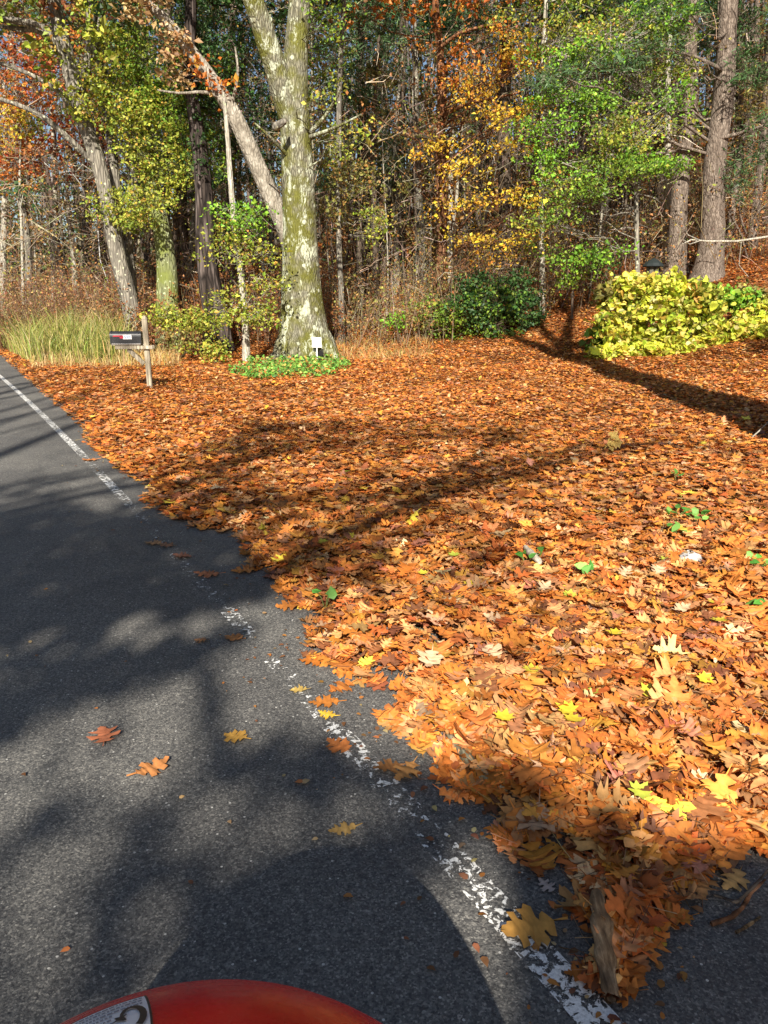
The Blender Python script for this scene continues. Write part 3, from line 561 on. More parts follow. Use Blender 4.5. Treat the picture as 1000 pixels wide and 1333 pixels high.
# -- evergreen backdrop pines
for k, (u, Y, pal, lab) in enumerate([(468,31,P_BLUEPINE,'bluish white pine boughs seen just right of the big oak'),(520,35,P_BLUEPINE,'grey green pine thinning out beside the rusty leaves in mid wood'),(300,29,P_DARK,'dark evergreen filling the gap between the dead leaning trunk and the oak'),(215,31,P_PINE,'dark green evergreen rising behind the vine-wrapped trees'),(760,33,P_PINE,'evergreen standing behind the bright green maple boughs'),(960,33,P_PINE,'evergreen behind the thickest pine at the right'),(860,36,P_DARK,'dark evergreen deep in the wood behind the two pine trunks'),(130,38,P_PINE,'evergreen far back beyond the grey leaning tree'),(620,38,P_PINE,'thin dark evergreen far behind the orange crown')]):
    cl = []
    for v in range(-30, 250 if k in (0,2,3) else 150, 30 if k in (0,2,3) else 44):
        for s_ in (-1, 1):
            cl.append((u+s_*rng.uniform(8,34), v+rng.uniform(-10,10), rng.uniform(20,34), rng.uniform(7,12), Y-rng.uniform(-.5,1.4), int(rng.uniform(110,190)), pal))
    tree('evergreen_tree', lab, M['brown'], [(u,330,Y),(u+1,250,Y),(u+3,120,Y),(u+4,-20,Y)], [13,11,10,8], cl, top=15, upper=(pal, 700, 1.8), needle=True, leafsize=.15, group='evergreens in the depth of the wood')
# -- hardwood poles deeper in the wood, each a tree
def pole(u, Y, hgt, r, m, pal, nl, label, group, name='bare_tree', lean=None):
    g = ground_px(u, Y); l = rng.normal(0, .05, 2) if lean is None else lean
    n = 9; t = np.linspace(0, 1, n); Q = g + np.stack([l[0]*hgt*t + .12*np.sin(t*5+rng.uniform(0,6)), l[1]*hgt*t, hgt*t-.1],1)
    root = empty(name, g, label, 'tree', group); wood = MB(); crown = MB()
    rr = r*(1-.65*t); tube(wood, Q, rr, 7 if r > .06 else 5, lobes=.04)
    nb = rng.integers(7, 12)
    for _ in range(nb):
        i = rng.integers(2, n-1); a = Q[i]; an = rng.uniform(0, 6.283); L = rng.uniform(.5, 1.6)*(1.2-t[i])
        e = a + np.array([math.cos(an)*L, math.sin(an)*L, rng.uniform(.1,.9)*L])
        b = bez(a, e, rng.normal(0,.08,3), 5); r0 = max(.007, rr[i]*.28); tube(wood, b, np.linspace(r0, r0*.4, 5), 4)
        q = 5; S = b[rng.integers(1,5,q)]; E = S + rng.normal(0,.28,(q,3))+[0,0,.12]
        sticks(wood, S, (S+E)/2+rng.normal(0,.03,(q,3)), E, .006, .003, np.tile(np.array([.2,.17,.13]),(q,1)))
        if nl: spray(crown, None, (a+e)/2+rng.normal(0,.1,3), (L*.5,L*.5,.18), max(3,nl//nb), .1, pal, sig=.12, sub=5)
    wood.build('trunk', m, root, off=g)
    if crown.n: crown.build('crown', M['leaf'], root, smooth=False, off=g)
    return root
barks = [M['grey'], M['brown'], M['pale'], M['pine'], M['brown']]
ZONES = [(-40,110,26,40,20,P_TANLEAF,'thin pale leaning stem rising from the brush behind the roadside grass','stems behind the roadside grass',(M['pale'],M['grey'],M['greengrey'])),
         (110,330,27,38,16,P_OLIVE,'thin stem in shade among the vine-wrapped trees left of the big oak','stems left of the big oak',(M['grey'],M['brown'],M['brown'])),
         (425,580,25,40,34,P_OLIVE,'thin bare stem in the thicket between the big oak and the reddish trunk','thicket stems right of the big oak',(M['pale'],M['brown'],M['grey'])),
         (590,720,28,42,22,P_GOLD,'slim dark stem behind the golden yellow boughs','stems behind the golden boughs',(M['brown'],M['grey'],M['brown'])),
         (720,880,26,42,26,P_OLIVE,'thin stem in the dim wood behind the green maple boughs','stems behind the green boughs',(M['pale'],M['brown'],M['brown'])),
         (930,1030,27,40,14,P_OLIVE,'thin crooked stem around the thickest pine at the right','stems around the right pines',(M['pale'],M['pine'],M['brown']))]
for u0, u1, Ya, Yb, n, pal, lab, grp, ms in ZONES:
    for k in range(n):
        Y = Ya+(Yb-Ya)*rng.uniform()**.8; big = rng.uniform() < .3
        pole(rng.uniform(u0, u1), Y, rng.uniform(6,12), rng.uniform(.09,.19) if big else rng.uniform(.022,.055), ms[rng.integers(0,3)], pal, int(rng.uniform(120,420)) if rng.uniform() < .7 else 0, lab, grp)
# ------------------------------------------------------------------ far wood, undergrowth: nobody could count these
mb = MB(); n = 420
u = rng.uniform(-150, 1150, n); Y = rng.uniform(44, 80, n); X = (u-CU)/FPX*Y; Z = H(X, Y)
P0 = np.stack([X,Y,Z-.2],1); P2 = P0 + np.stack([rng.normal(0,.7,n), rng.normal(0,.5,n), rng.uniform(9,17,n)],1)
sticks(mb, P0, (P0+P2)/2+rng.normal(0,.15,(n,3)), P2, rng.uniform(.06,.22,n), .03, pick(n, [(2,(.09,.07,.055)),(1,(.24,.2,.16)),(1,(.16,.12,.09))]), 5)
n2 = 130000; u = rng.uniform(-150,1150,n2); Y = rng.uniform(43,80,n2); X = (u-CU)/FPX*Y; Z = H(X,Y)+rng.uniform(0,1,n2)**1.1*19
keep = wav(X*.5, Z*.9, 1.3, .5)+wav(X, Y, .6) > -.55 + .75*((u < 150) & (Z-H(X,Y) > 7))
P = np.stack([X,Y,Z],1)[keep]; k = rng.uniform(0,1,len(P))
col = pick(len(P), [(3,(.04,.07,.025)),(2,(.09,.09,.03)),(1.5,(.16,.09,.035)),(.7,(.24,.14,.05)),(1,(.08,.05,.025))], .3)
leaves(mb, P, rng.uniform(.2,.42,len(P)), col, 1.0)
tag(mb.build('far_woods', M['leaf'], smooth=False), 'dim mass of distant stems and foliage on the slope at the back of the wood', 'woods', kind='stuff')
def field(n, u0, u1, Ya, Yb):
    u = rng.uniform(u0, u1, n); Y = rng.uniform(Ya, Yb, n); x = (u-CU)/FPX*Y
    for _ in range(4): z = H(x, Y); x = (u-CU)/FPX*(Y*ct-(z-CAMZ)*st)
    return np.stack([x, Y, H(x, Y)],1)
def brush(name, label, specs):
    mb = MB(); ml = MB()
    for n, u0, u1, Ya, Yb, hmin, hmax, scol, nl, pal, ls in specs:
        g = field(n, u0, u1, Ya, Yb); h = rng.uniform(hmin, hmax, n); e = g + np.stack([rng.normal(0,.22,n)*h, rng.normal(0,.2,n)*h, h],1)
        m_ = (g+e)/2 + rng.normal(0,.07,(n,3)); rad = rng.uniform(.004,.013,n)
        sticks(mb, g-[0,0,.05], m_, e, rad, rad*.35, pick(n, scol, .3))
        k = rng.integers(0,n,n*2); t = rng.uniform(.3,1,(n*2,1)); S = g[k]+(e[k]-g[k])*t; E = S + rng.normal(0,.22,(n*2,3))+[0,0,.1]
        sticks(mb, S, (S+E)/2+rng.normal(0,.03,(n*2,3)), E, .004, .002, pick(n*2, scol, .3))
        if nl:
            k = rng.integers(0,n*2,nl); Pn = S[k]+(E[k]-S[k])*rng.uniform(0,1.1,(nl,1))+rng.normal(0,.07,(nl,3))
            leaves(mb, Pn, ls*np.exp(rng.normal(0,.25,nl)), pick(nl, pal), 1.0)
    tag(mb.build(name, M['leaf'], smooth=False), label, 'undergrowth', kind='stuff')
S_TAN = [(3,(.38,.30,.20)),(2,(.22,.16,.10)),(1,(.5,.42,.3))]
S_DARK = [(3,(.12,.085,.06)),(2,(.25,.19,.13)),(1,(.42,.35,.26))]
S_RED = [(2,(.26,.13,.08)),(2,(.34,.22,.13)),(1,(.42,.34,.22))]
brush('roadside_brush', 'tangle of reddish tan bare shrub stems behind the tall roadside grass', [(1500,-80,200,24,31,1.0,2.6,S_RED,17000,[(3,(.34,.15,.06)),(2,(.42,.27,.11)),(1,(.28,.28,.06)),(1.5,(.22,.10,.05))],.06),(260,130,300,23,27,.6,1.8,S_RED,8000,[(3,(.28,.11,.04)),(2,(.38,.2,.08)),(.8,(.2,.2,.05))],.07),(300,205,300,24.5,28,.8,2.2,S_DARK,8000,P_RUST,.075)])
brush('wood_undergrowth', 'thicket of thin bare stems and brown leaves at the foot of the wood right of the big oak', [(420,425,590,23.5,31,.6,2.3,S_TAN,6500,[(2,(.32,.15,.05)),(2,(.25,.24,.06)),(1,(.4,.26,.1))],.07),(420,300,450,24,30,.6,2.6,S_DARK,7000,P_RUST,.075),(1100,560,780,25,36,.6,2.8,S_DARK,11000,[(2,(.3,.14,.05)),(1,(.4,.27,.06)),(1,(.2,.2,.05))],.08),(1000,780,1040,25.5,38,.5,2.6,S_DARK,9000,[(3,(.32,.16,.06)),(1,(.42,.26,.1)),(1,(.2,.2,.05))],.08)])
def tangle(name, label, n, u0, u1, Ya, Yb, zlo, zhi, scol, nl, pal):
    mb = MB(); g = field(n, u0, u1, Ya, Yb); g[:,2] += zlo+(zhi-zlo)*rng.uniform(0,1,n)**1.3; L = rng.uniform(.3,1.5,n)
    d = np.stack([rng.normal(0,.6,n), rng.normal(0,.4,n), rng.normal(.25,.5,n)],1)*L[:,None]; e = g+d
    sticks(mb, g, (g+e)/2+rng.normal(0,.08,(n,3)), e, rng.uniform(.004,.014,n), .003, pick(n, scol, .3))
    k = rng.integers(0,n,nl); leaves(mb, g[k]+d[k]*rng.uniform(0,1.1,(nl,1))+rng.normal(0,.09,(nl,3)), .085*np.exp(rng.normal(0,.25,nl)), pick(nl, pal, .25), 1.0)
    tag(mb.build(name, M['leaf'], smooth=False), label, 'twigs', kind='stuff')
tangle('twig_tangle', 'fine tangle of sunlit tan twigs and scattered leaves among the trunks of the wood', 10000, -20, 1040, 24.5, 36, .6, 10.5, [(3,(.40,.32,.22)),(2,(.19,.145,.10)),(1,(.54,.47,.36))], 24000, [(2,(.30,.15,.05)),(2,(.24,.25,.05)),(1.5,(.40,.28,.07)),(1,(.14,.2,.03)),(1,(.45,.2,.05))])
def blades(mb, g, h, wd, col, lean=.3):
    n = len(g); d = rng.normal(0, lean, (n,2))*h[:,None]; a = rng.uniform(0, 3.14, n); sx = np.stack([np.cos(a), np.sin(a), 0*a],1)*wd[:,None]/2
    m_ = g + np.stack([d[:,0]*.3, d[:,1]*.3, h*.6],1); e = g + np.stack([d[:,0], d[:,1], h*(1-.12*np.abs(d[:,0]))],1)
    V = np.stack([g-sx, g+sx, m_+sx*.8, m_-sx*.8, e],1); b = np.arange(n)[:,None]*5
    mb.add(V.reshape(-1,3), b+np.array([0,1,2,3]), np.repeat(col,5,0))
    mb.add(V[:,[3,2,4]].reshape(-1,3), np.arange(n*3).reshape(n,3), np.repeat(col,3,0))
P_GRASS = [(2.5,(.23,.26,.05)),(2,(.34,.34,.09)),(2.2,(.46,.37,.17)),(1.3,(.14,.19,.035))]
P_DRY = [(3,(.58,.44,.20)),(2,(.48,.32,.12)),(1,(.42,.36,.1))]
mb = MB()
g = field(14000, -160, 170, 19.8, 27); g = g[(side(g[:,0], g[:,1]) > 1.0)]; h = rng.uniform(.6,1.75,len(g))*(.72+.34*wav(g[:,0],g[:,1],1.5)); blades(mb, g, h, rng.uniform(.012,.024,len(g)), pick(len(g), P_GRASS), .3)
g = field(2200, 40, 235, 18.4, 23); h = rng.uniform(.12,.6,len(g))**1.0*(.7+.4*wav(g[:,0],g[:,1],3)); blades(mb, g, h, rng.uniform(.008,.018,len(g)), pick(len(g), P_DRY), .4)
tag(mb.build('roadside_grass', M['grass'], smooth=False), 'tall yellow green and straw coloured grass along the road behind the mailbox', 'grass', kind='stuff')
mb = MB(); g = field(2600, 420, 560, 20.4, 25.5); q = rng.uniform(0,1,len(g)) < .75; g = g[q]; h = rng.uniform(.06,.34,len(g)); blades(mb, g, h, rng.uniform(.008,.016,len(g)), pick(len(g), P_DRY+[(4,(.5,.22,.08)),(2,(.2,.2,.05))]), .8)
tag(mb.build('dry_grass', M['grass'], smooth=False), 'short straw coloured dry grass at the right foot of the big oak', 'grass', kind='stuff')
# green groundcover under the oak
n = 6500; th = rng.uniform(0,6.283,n); rr_ = np.sqrt(rng.uniform(0,1,n)); uu = 378+80*rr_*np.cos(th); vv = 484+17*rr_*np.sin(th) - .05*(uu-378)
Pg = np.array([at(a, b) for a, b in zip(uu, vv)]); gap = wav(Pg[:,0]*3, Pg[:,1]*2, 1.2)+rng.normal(0,.25,len(Pg)) > -.2+.9*(rr_-.55); Pg = Pg[gap]; Pg[:,2] += .05+rng.uniform(0,1,len(Pg))**1.5*.17
mb = MB(); leaves(mb, Pg, rng.uniform(.04,.10,len(Pg)), pick(len(Pg), [(3,(.14,.32,.045)),(2,(.24,.40,.07)),(1.5,(.07,.17,.03)),(.7,(.5,.24,.06)),(.5,(.4,.38,.1))], .3), .6, .55, 'round')
tag(mb.build('groundcover', M['leaf'], smooth=False), 'patch of bright green groundcover at the foot of the big oak', 'groundcover', kind='stuff')
# ------------------------------------------------------------------ shrubs
def shrub(name, label, foot, clumps, size, shape='dia', stem=(.1,.075,.05), group=None, ns=14):
    g = ground_px(*foot); root = empty(name, g, label, 'shrub', group); wood = MB(); crown = MB()
    for u, v, ru, rv, Y, nl, pal in clumps:
        c = PX(u, v, Y); k = Y/FPX; c[2] = max(c[2], H(c[0],c[1])+.12)
        b = bez(g+rng.normal(0,.12,3)*[1,1,0], c, rng.normal(0,.12,3), 6); tube(wood, b, np.linspace(.025,.01,6), 5, col=stem)
        spray(crown, wood, c, (ru*k, ru*k*.75, rv*k), int(nl*1.6), size, pal, b[4], shape=shape, bcol=stem, sig=.13, spread=.75)
    for u, v, ru, rv, Y, nl, pal in clumps[::2]:
        k = Y/FPX
        for _ in range(3):
            c = PX(u+rng.normal(0,.9)*ru, v-abs(rng.normal(0,.9))*rv, Y-rng.uniform(0,.5)*ru*k); b = bez(g*[1,1,1]+(c-g)*.6, c, rng.normal(0,.1,3), 5); tube(wood, b, np.linspace(.009,.004,5), 5, col=stem)
            n_ = 9; t_ = rng.uniform(.4,1.05,(n_,1)); leaves(crown, b[0]+(b[-1]-b[0])*t_+rng.normal(0,.06,(n_,3)), size*rng.uniform(.5,1.1,n_), pick(n_, pal), .8, .62, shape)
    V = crown.V
    for a in V:                               # nothing below the ground
        a[:,2] = np.maximum(a[:,2], H(a[:,0],a[:,1])+.03)
    wood.build('stem', M['stem'], root, off=g); crown.build('foliage', M['leaf'], root, smooth=False, off=g)
    return root
YB = 19.0
shrub('yellow_bush', 'broad mound of yellow green heart-shaped leaves at the right in front of the pines', (865,YB),
      [(855,380,44,22,YB,520,P_BUSH),(830,372,30,14,YB,240,P_BUSH),(800,470,26,10,YB-.9,200,P_BUSH),(835,472,26,9,YB-.9,180,P_BUSH),(870,466,26,10,YB-.9,150,P_BUSH),(808,425,26,40,YB-.3,380,P_BUSH),(820,400,34,30,YB,380,P_BUSH),(890,400,40,30,YB,420,P_BUSH),(850,425,44,30,YB-.5,480,P_BUSH),(815,450,32,24,YB-.7,340,P_BUSH),(890,435,38,28,YB-.5,330,P_BUSH),(845,457,34,14,YB-.8,260,P_BUSH),(880,455,30,14,YB-.7,150,P_BUSH),(915,395,20,28,YB-.4,260,P_YGREEN),(793,420,16,36,YB,230,P_GREEN),(785,448,12,22,YB-.2,140,P_GREEN),(792,385,22,14,YB+.2,160,P_OLIVE),(925,430,22,30,YB-.3,180,P_BUSH)], .13, 'round')
shrub('yellow_bush', 'smaller yellow bush with a deep green patch on top, at the right edge', (978,YB+.4),
      [(968,430,28,26,YB,270,P_BUSH),(995,420,26,34,YB+.2,300,P_BUSH),(950,445,20,18,YB-.2,150,P_BUSH),(985,452,30,12,YB-.3,200,P_BUSH),(1020,430,30,34,YB,300,P_BUSH),(955,388,28,13,YB+.5,330,P_BRIGHT),(990,385,22,14,YB+.6,170,P_OLIVE)], .13, 'round')
shrub('evergreen_shrub', 'dark green glossy shrub at the wood edge left of the leafy gap', (640,24.6),
      [(640,395,40,26,24.4,900,P_DARK+P_GREEN[:2]),(675,385,26,30,24.4,620,P_DARK),(610,400,34,24,24.4,640,P_DARK),(655,420,40,20,24.2,620,P_DARK+P_GREEN[:2]),(620,372,26,18,24.599999999999998,330,P_DARK),(690,405,18,24,24.299999999999997,330,P_DARK),(585,410,22,18,24.2,280,P_GREEN)], .095)
shrub('light_green_shrub', 'loose olive and green shrub beside the dark evergreen shrub', (555,25.2),
      [(560,405,30,22,25,270,P_GREEN),(535,412,24,18,25,170,P_OLIVE),(575,425,24,14,24.8,170,P_GREEN),(520,420,20,14,24.9,110,P_OLIVE),(600,435,20,10,24.6,120,P_GREEN),(575,380,22,18,25.2,130,P_OLIVE)], .085)
shrub('low_green_shrub', 'low yellow green shrub in front of the shaggy vine trunk', (235,21.8),
      [(215,412,26,14,21.8,330,P_YGREEN),(250,415,24,14,21.6,300,P_YGREEN),(275,425,22,12,21.4,210,P_YGREEN),(240,440,24,10,21,150,P_OLIVE),(262,455,18,9,20.5,110,P_YGREEN)], .08)
shrub('young_shrub', 'small leafy shrub sprouting between the mailbox post and the pale sapling', (283,19.4),
      [(280,462,12,12,19.4,130,P_YGREEN),(288,450,10,9,19.4,80,P_YGREEN)], .07)
shrub('leafy_sprout', 'single clump of green sprouts by the left end of the evergreen shrub', (515,24.0), [(513,418,16,10,24,110,P_BRIGHT)], .08)
# -- bare white bough reaching in at the right
mb = MB(); pts = np.array([PX(*p) for p in [(1040,300,23.2),(1000,308,23),(960,314,22.8),(920,314,22.6),(900,312,22.5),(888,318,22.4)]])
g0 = pts[0].copy(); root = empty('bare_bough', (g0[0], g0[1], float(H(g0[0],g0[1]))), 'pale bare dead bough stretching across in front of the pine trunks', 'branch')
pts = np.concatenate([[[g0[0]+.9, g0[1]+.3, H(g0[0]+.9,g0[1]+.3)], [g0[0]+.6,g0[1]+.2,g0[2]-.6]], pts])
tube(mb, pts, [.05,.045,.035,.032,.03,.026,.02,.012], 7); q = PX(912,313,22.5)
tube(mb, np.array([q, PX(898,318,22.4), PX(890,312,22.3)]), [.018,.013,.006], 6); tube(mb, np.array([q, PX(896,306,22.5), PX(893,301,22.5)]), [.014,.01,.005], 6)
tube(mb, np.array([PX(965,314,22.8), PX(962,345,23), PX(974,360,23.2)]), [.016,.013,.01], 6)
mb.build('branch', M['pale'], root, off=root.location)
# ------------------------------------------------------------------ boxes helper
def box(mb, c, s, rot=None, col=(.5,.5,.5), bev=0.0):
    s = np.asarray(s)/2; b = min(bev, min(s)*.9)
    bm = __import__('bmesh').new(); __import__('bmesh').ops.create_cube(bm, size=2.0)
    for v in bm.verts: v.co = Vector([v.co[i]*s[i] for i in range(3)])
    if b > 0: __import__('bmesh').ops.bevel(bm, geom=list(bm.edges), offset=b, segments=2, affect='EDGES')
    V = np.array([v.co[:] for v in bm.verts]); bm.verts.index_update()
    if rot is not None: V = V@np.asarray(rot).T
    for f in bm.faces: mb.add(V[[v.index for v in f.verts]]+np.asarray(c), np.arange(len(f.verts))[None], col)
    bm.free()
def rotz(a): return np.array([[math.cos(a),-math.sin(a),0],[math.sin(a),math.cos(a),0],[0,0,1]])
def roty(a): return np.array([[math.cos(a),0,math.sin(a)],[0,1,0],[-math.sin(a),0,math.cos(a)]])
# ------------------------------------------------------------------ mailbox
M['black'] = plain('black_metal', (.022,.023,.026), .38, .5, .3, 25, .05)
M['postwood'] = bark('weathered_post_wood', (.20,.17,.12), (.40,.35,.26), (.58,.53,.42), 12, .1, None, None, 8, .25)
M['flag'] = plain('red_flag', (.42,.03,.05), .4, .4, .2)
M['white'] = plain('white_plastic', (.78,.80,.80), .4, .4, .08)
M['blueprint'] = plain('blue_grey_print', (.22,.30,.45), .6, .2, .1)
M['ink'] = plain('black_ink', (.02,.02,.022), .5, .3, .05)
gm = at(196, 511); yawm = R(4)
mr_ = empty('mailbox', gm, 'black metal roadside mailbox with red flag on a pale wooden post', 'mailbox', rz=yawm)
k = gm[1]*1.02/FPX                              # metres per photo px there
mb = MB(); box(mb, (0,0,.62), (.088,.088,1.30), bev=.012); tube(mb, np.array([[0,0,1.26],[0,0,1.30],[0,0,1.325]]), [.05,.04,.012], 8); mb.build('post', M['postwood'], mr_)
mb = MB(); box(mb, (-.20,-.07,.79), (.64,.045,.06), bev=.006); box(mb, (-.20,.068,.79), (.64,.04,.06), bev=.006); box(mb, (-.33,0,.835), (.5,.2,.022), bev=.004); mb.build('arm', M['postwood'], mr_)
mb = MB(); box(mb, (-.19,-.02,.63), (.36,.06,.07), roty(R(-45)).T, bev=.006); mb.build('brace', M['postwood'], mr_)
# box: tunnel section swept along x
th = np.linspace(0, math.pi, 13); sec = [(-.09,0)]+[(-.09*math.cos(t), .125+.09*math.sin(t)) for t in th]+[(.09,0)]; sec = np.array(sec)
def tunnel(mb, x0, x1, gr=0):
    s = sec.copy(); c = np.array([0,.11]); s = c+(s-c)*(1+gr); n = len(s)
    V = np.concatenate([np.stack([np.full(n,x), s[:,0], s[:,1]],1) for x in (x0,x1)]); i = np.arange(n)
    F = np.stack([i,(i+1)%n,n+(i+1)%n,n+i],1); mb.add(V, F); mb.add(V[:n], np.arange(n)[None]); mb.add(V[n:], np.arange(n)[None])
zb = .848
mb = MB(); tunnel(mb, -.565, -.065); o = mb.build('box', M['black'], mr_, smooth=False); o.location = (0,-.01,zb)
mb = MB(); tunnel(mb, -.592, -.566, .06); box(mb, (-.60,0,.17), (.03,.04,.035), bev=.005); o = mb.build('door', M['black'], mr_, smooth=False); o.location = (0,-.01,zb)
mb = MB(); box(mb, (-.32,0,.002), (.49,.215,.012), bev=.003); o = mb.build('rim', plain('worn_metal', (.42,.40,.38), .45, .5, .3), mr_, smooth=False); o.location = (0,-.01,zb)
fl = MB(); box(fl, (-.45,-.108,.135), (.17,.006,.022), bev=.002); box(fl, (-.39,-.108,.118), (.06,.006,.05), bev=.002); fo = fl.build('flag', M['flag'], mr_, smooth=False); fo.location = (0,0,zb)
pl = MB(); box(pl, (-.295,-.1045,.118), (.15,.006,.075), bev=.002); po = pl.build('number_plate', M['white'], mr_, smooth=False); po.location = (0,0,zb)
def text_mesh(name, body, size, m, parent, loc, rot, ext=.0015):
    cu = bpy.data.curves.new(name, 'FONT'); cu.body = body; cu.size = size; cu.extrude = ext; cu.align_x = 'CENTER'; cu.align_y = 'CENTER'
    o = bpy.data.objects.new(name, cu); C.objects.link(o); dg = bpy.context.evaluated_depsgraph_get()
    me = bpy.data.meshes.new_from_object(o.evaluated_get(dg)); bpy.data.objects.remove(o); me.materials.clear(); me.materials.append(m)
    o = bpy.data.objects.new(name, me); C.objects.link(o); o.parent = parent; o.location = loc; o.rotation_euler = rot; return o
text_mesh('number', '698', .07, M['blueprint'], po, (-.295,-.109,.118), (R(90),0,0))
# ------------------------------------------------------------------ small sign and spotlight at the oak
gs = ground_px(413, 20.0); sg = empty('small_sign', gs, 'little white square sign on a thin stake at the foot of the big oak', 'sign', rz=R(-3)); k = gs[1]/FPX
gs_y = gs[1]
mb = MB(); box(mb, (0,0,.52), (12*k,.012,12.5*k), bev=.004); pn = mb.build('panel', M['white'], sg, smooth=False)
mb = MB(); box(mb, (0,.02,.24), (.022,.02,.60), bev=.004); mb.build('stake', M['white'], sg, smooth=False)
mb = MB()
for zz, ww_, xx in ((.59,.09,-.02),(.555,.10,.02),(.525,.07,.01),(.46,.12,0)): box(mb, (xx,-.008,zz), (ww_,.004,.014))
mb.build('lettering', M['blueprint'], pn, smooth=False)
gl = gs+[.09,.12,.09]; lp = empty('garden_spotlight', gl, 'small black spotlight half hidden behind the white sign at the oak', 'spotlight')
mb = MB(); tube(mb, np.array([[0,.06,.20],[0,.0,.17],[0,-.06,.15]]), [.05,.065,.07], 12); mb.build('housing', M['black'], lp)
mb = MB(); tube(mb, np.array([[0,.0,-.05],[0,0,.12]]), [.014,.018], 8); tube(mb, np.array([[-.06,0,.16],[-.06,0,.08],[.06,0,.08],[.06,0,.16]]), .012, 6); mb.build('bracket', M['black'], lp)
# ------------------------------------------------------------------ feeder behind the bush
gf = ground_px(844, 22.5); k = 21.3/FPX; z0 = PX(844,363,22.5)[2]-gf[2]
fd = empty('bird_feeder', gf, 'dark-roofed wooden bird feeder on a post just behind the yellow bush', 'bird feeder')
M['roofgreen'] = plain('dark_roofing', (.018,.024,.024), .6, .3, .3); M['fwood'] = plain('grey_feeder_wood', (.13,.12,.09), .8, .2, .4, 14)
hb = 15*k
mb = MB(); box(mb, (0,0,z0/2-.1), (.09,.09,z0+.2), bev=.008); mb.build('post', M['brown'], fd)
mb = MB()
for a in range(6):
    t0 = a/6*6.283; box(mb, (math.cos(t0)*.12, math.sin(t0)*.12, z0+hb/2), (.10,.10,hb), rotz(t0), bev=.008)
mb.build('housing', M['fwood'], fd, smooth=False)
mb = MB(); tube(mb, np.array([[0,0,z0+hb+.004],[0,0,z0+hb+.02],[0,0,z0+hb+.10],[0,0,z0+hb+.19],[0,0,z0+hb+.23]]), [.29,.30,.24,.11,.03], 10); mb.build('roof', M['roofgreen'], fd, smooth=False)
mb = MB(); tube(mb, np.array([[0,0,z0-.04],[0,0,z0-.002]]), [.2,.2], 10); mb.add([[0.2*math.cos(a),.2*math.sin(a),z0-.04] for a in np.arange(10)*.6283], np.arange(10)[None]); mb.build('tray', M['fwood'], fd, smooth=False)
# ------------------------------------------------------------------ single leaves lying on the asphalt and on the bed
def single_leaf(u, v, size, yaw, col, label, z=.016, tilt=.12, tdir=0., lod=0, curl=(.25,.25,.1), name='fallen_leaf', group=None, cat='leaf', kind='oak'):
    p = at(u, v); mb = MB()
    if kind == 'oak': oak_leaves(mb, np.zeros((1,3)), np.array([size]), np.array([yaw]), np.array([tilt]), np.array([tdir]), tuple(np.array([c]) for c in curl), np.array([col]), lod)
    else:
        pts = np.array([(0,-.55),(.10,-.38),(.42,-.48),(.36,-.22),(.62,-.02),(.40,.06),(.44,.30),(.20,.24),(.0,.62),(-.20,.24),(-.44,.30),(-.40,.06),(-.62,-.02),(-.36,-.22),(-.42,-.48),(-.10,-.38)])*size
        c_, s_ = math.cos(yaw), math.sin(yaw); X = pts[:,0]*c_-pts[:,1]*s_; Yq = pts[:,0]*s_+pts[:,1]*c_; Z = .35*(X**2+Yq**2)/size*curl[0]+tilt*Yq
        V = np.concatenate([np.stack([X,Yq,Z],1), [[0,0,-.05*size]]]); n = len(pts); i = np.arange(n); mb.add(V, np.stack([i,(i+1)%n,np.full(n,n)],1), col)
    me = np.concatenate(mb.V); lift = -me[:,2].min() + .006
    o = mb.build(name, M['litter'], smooth=True); o.location = (p[0], p[1], z-.014+lift if z < .03 else z+lift*.5); tag(o, label, cat, group); return o
OR, TN, BR, GD = (.48,.17,.035), (.50,.27,.12), (.30,.12,.05), (.50,.29,.07)
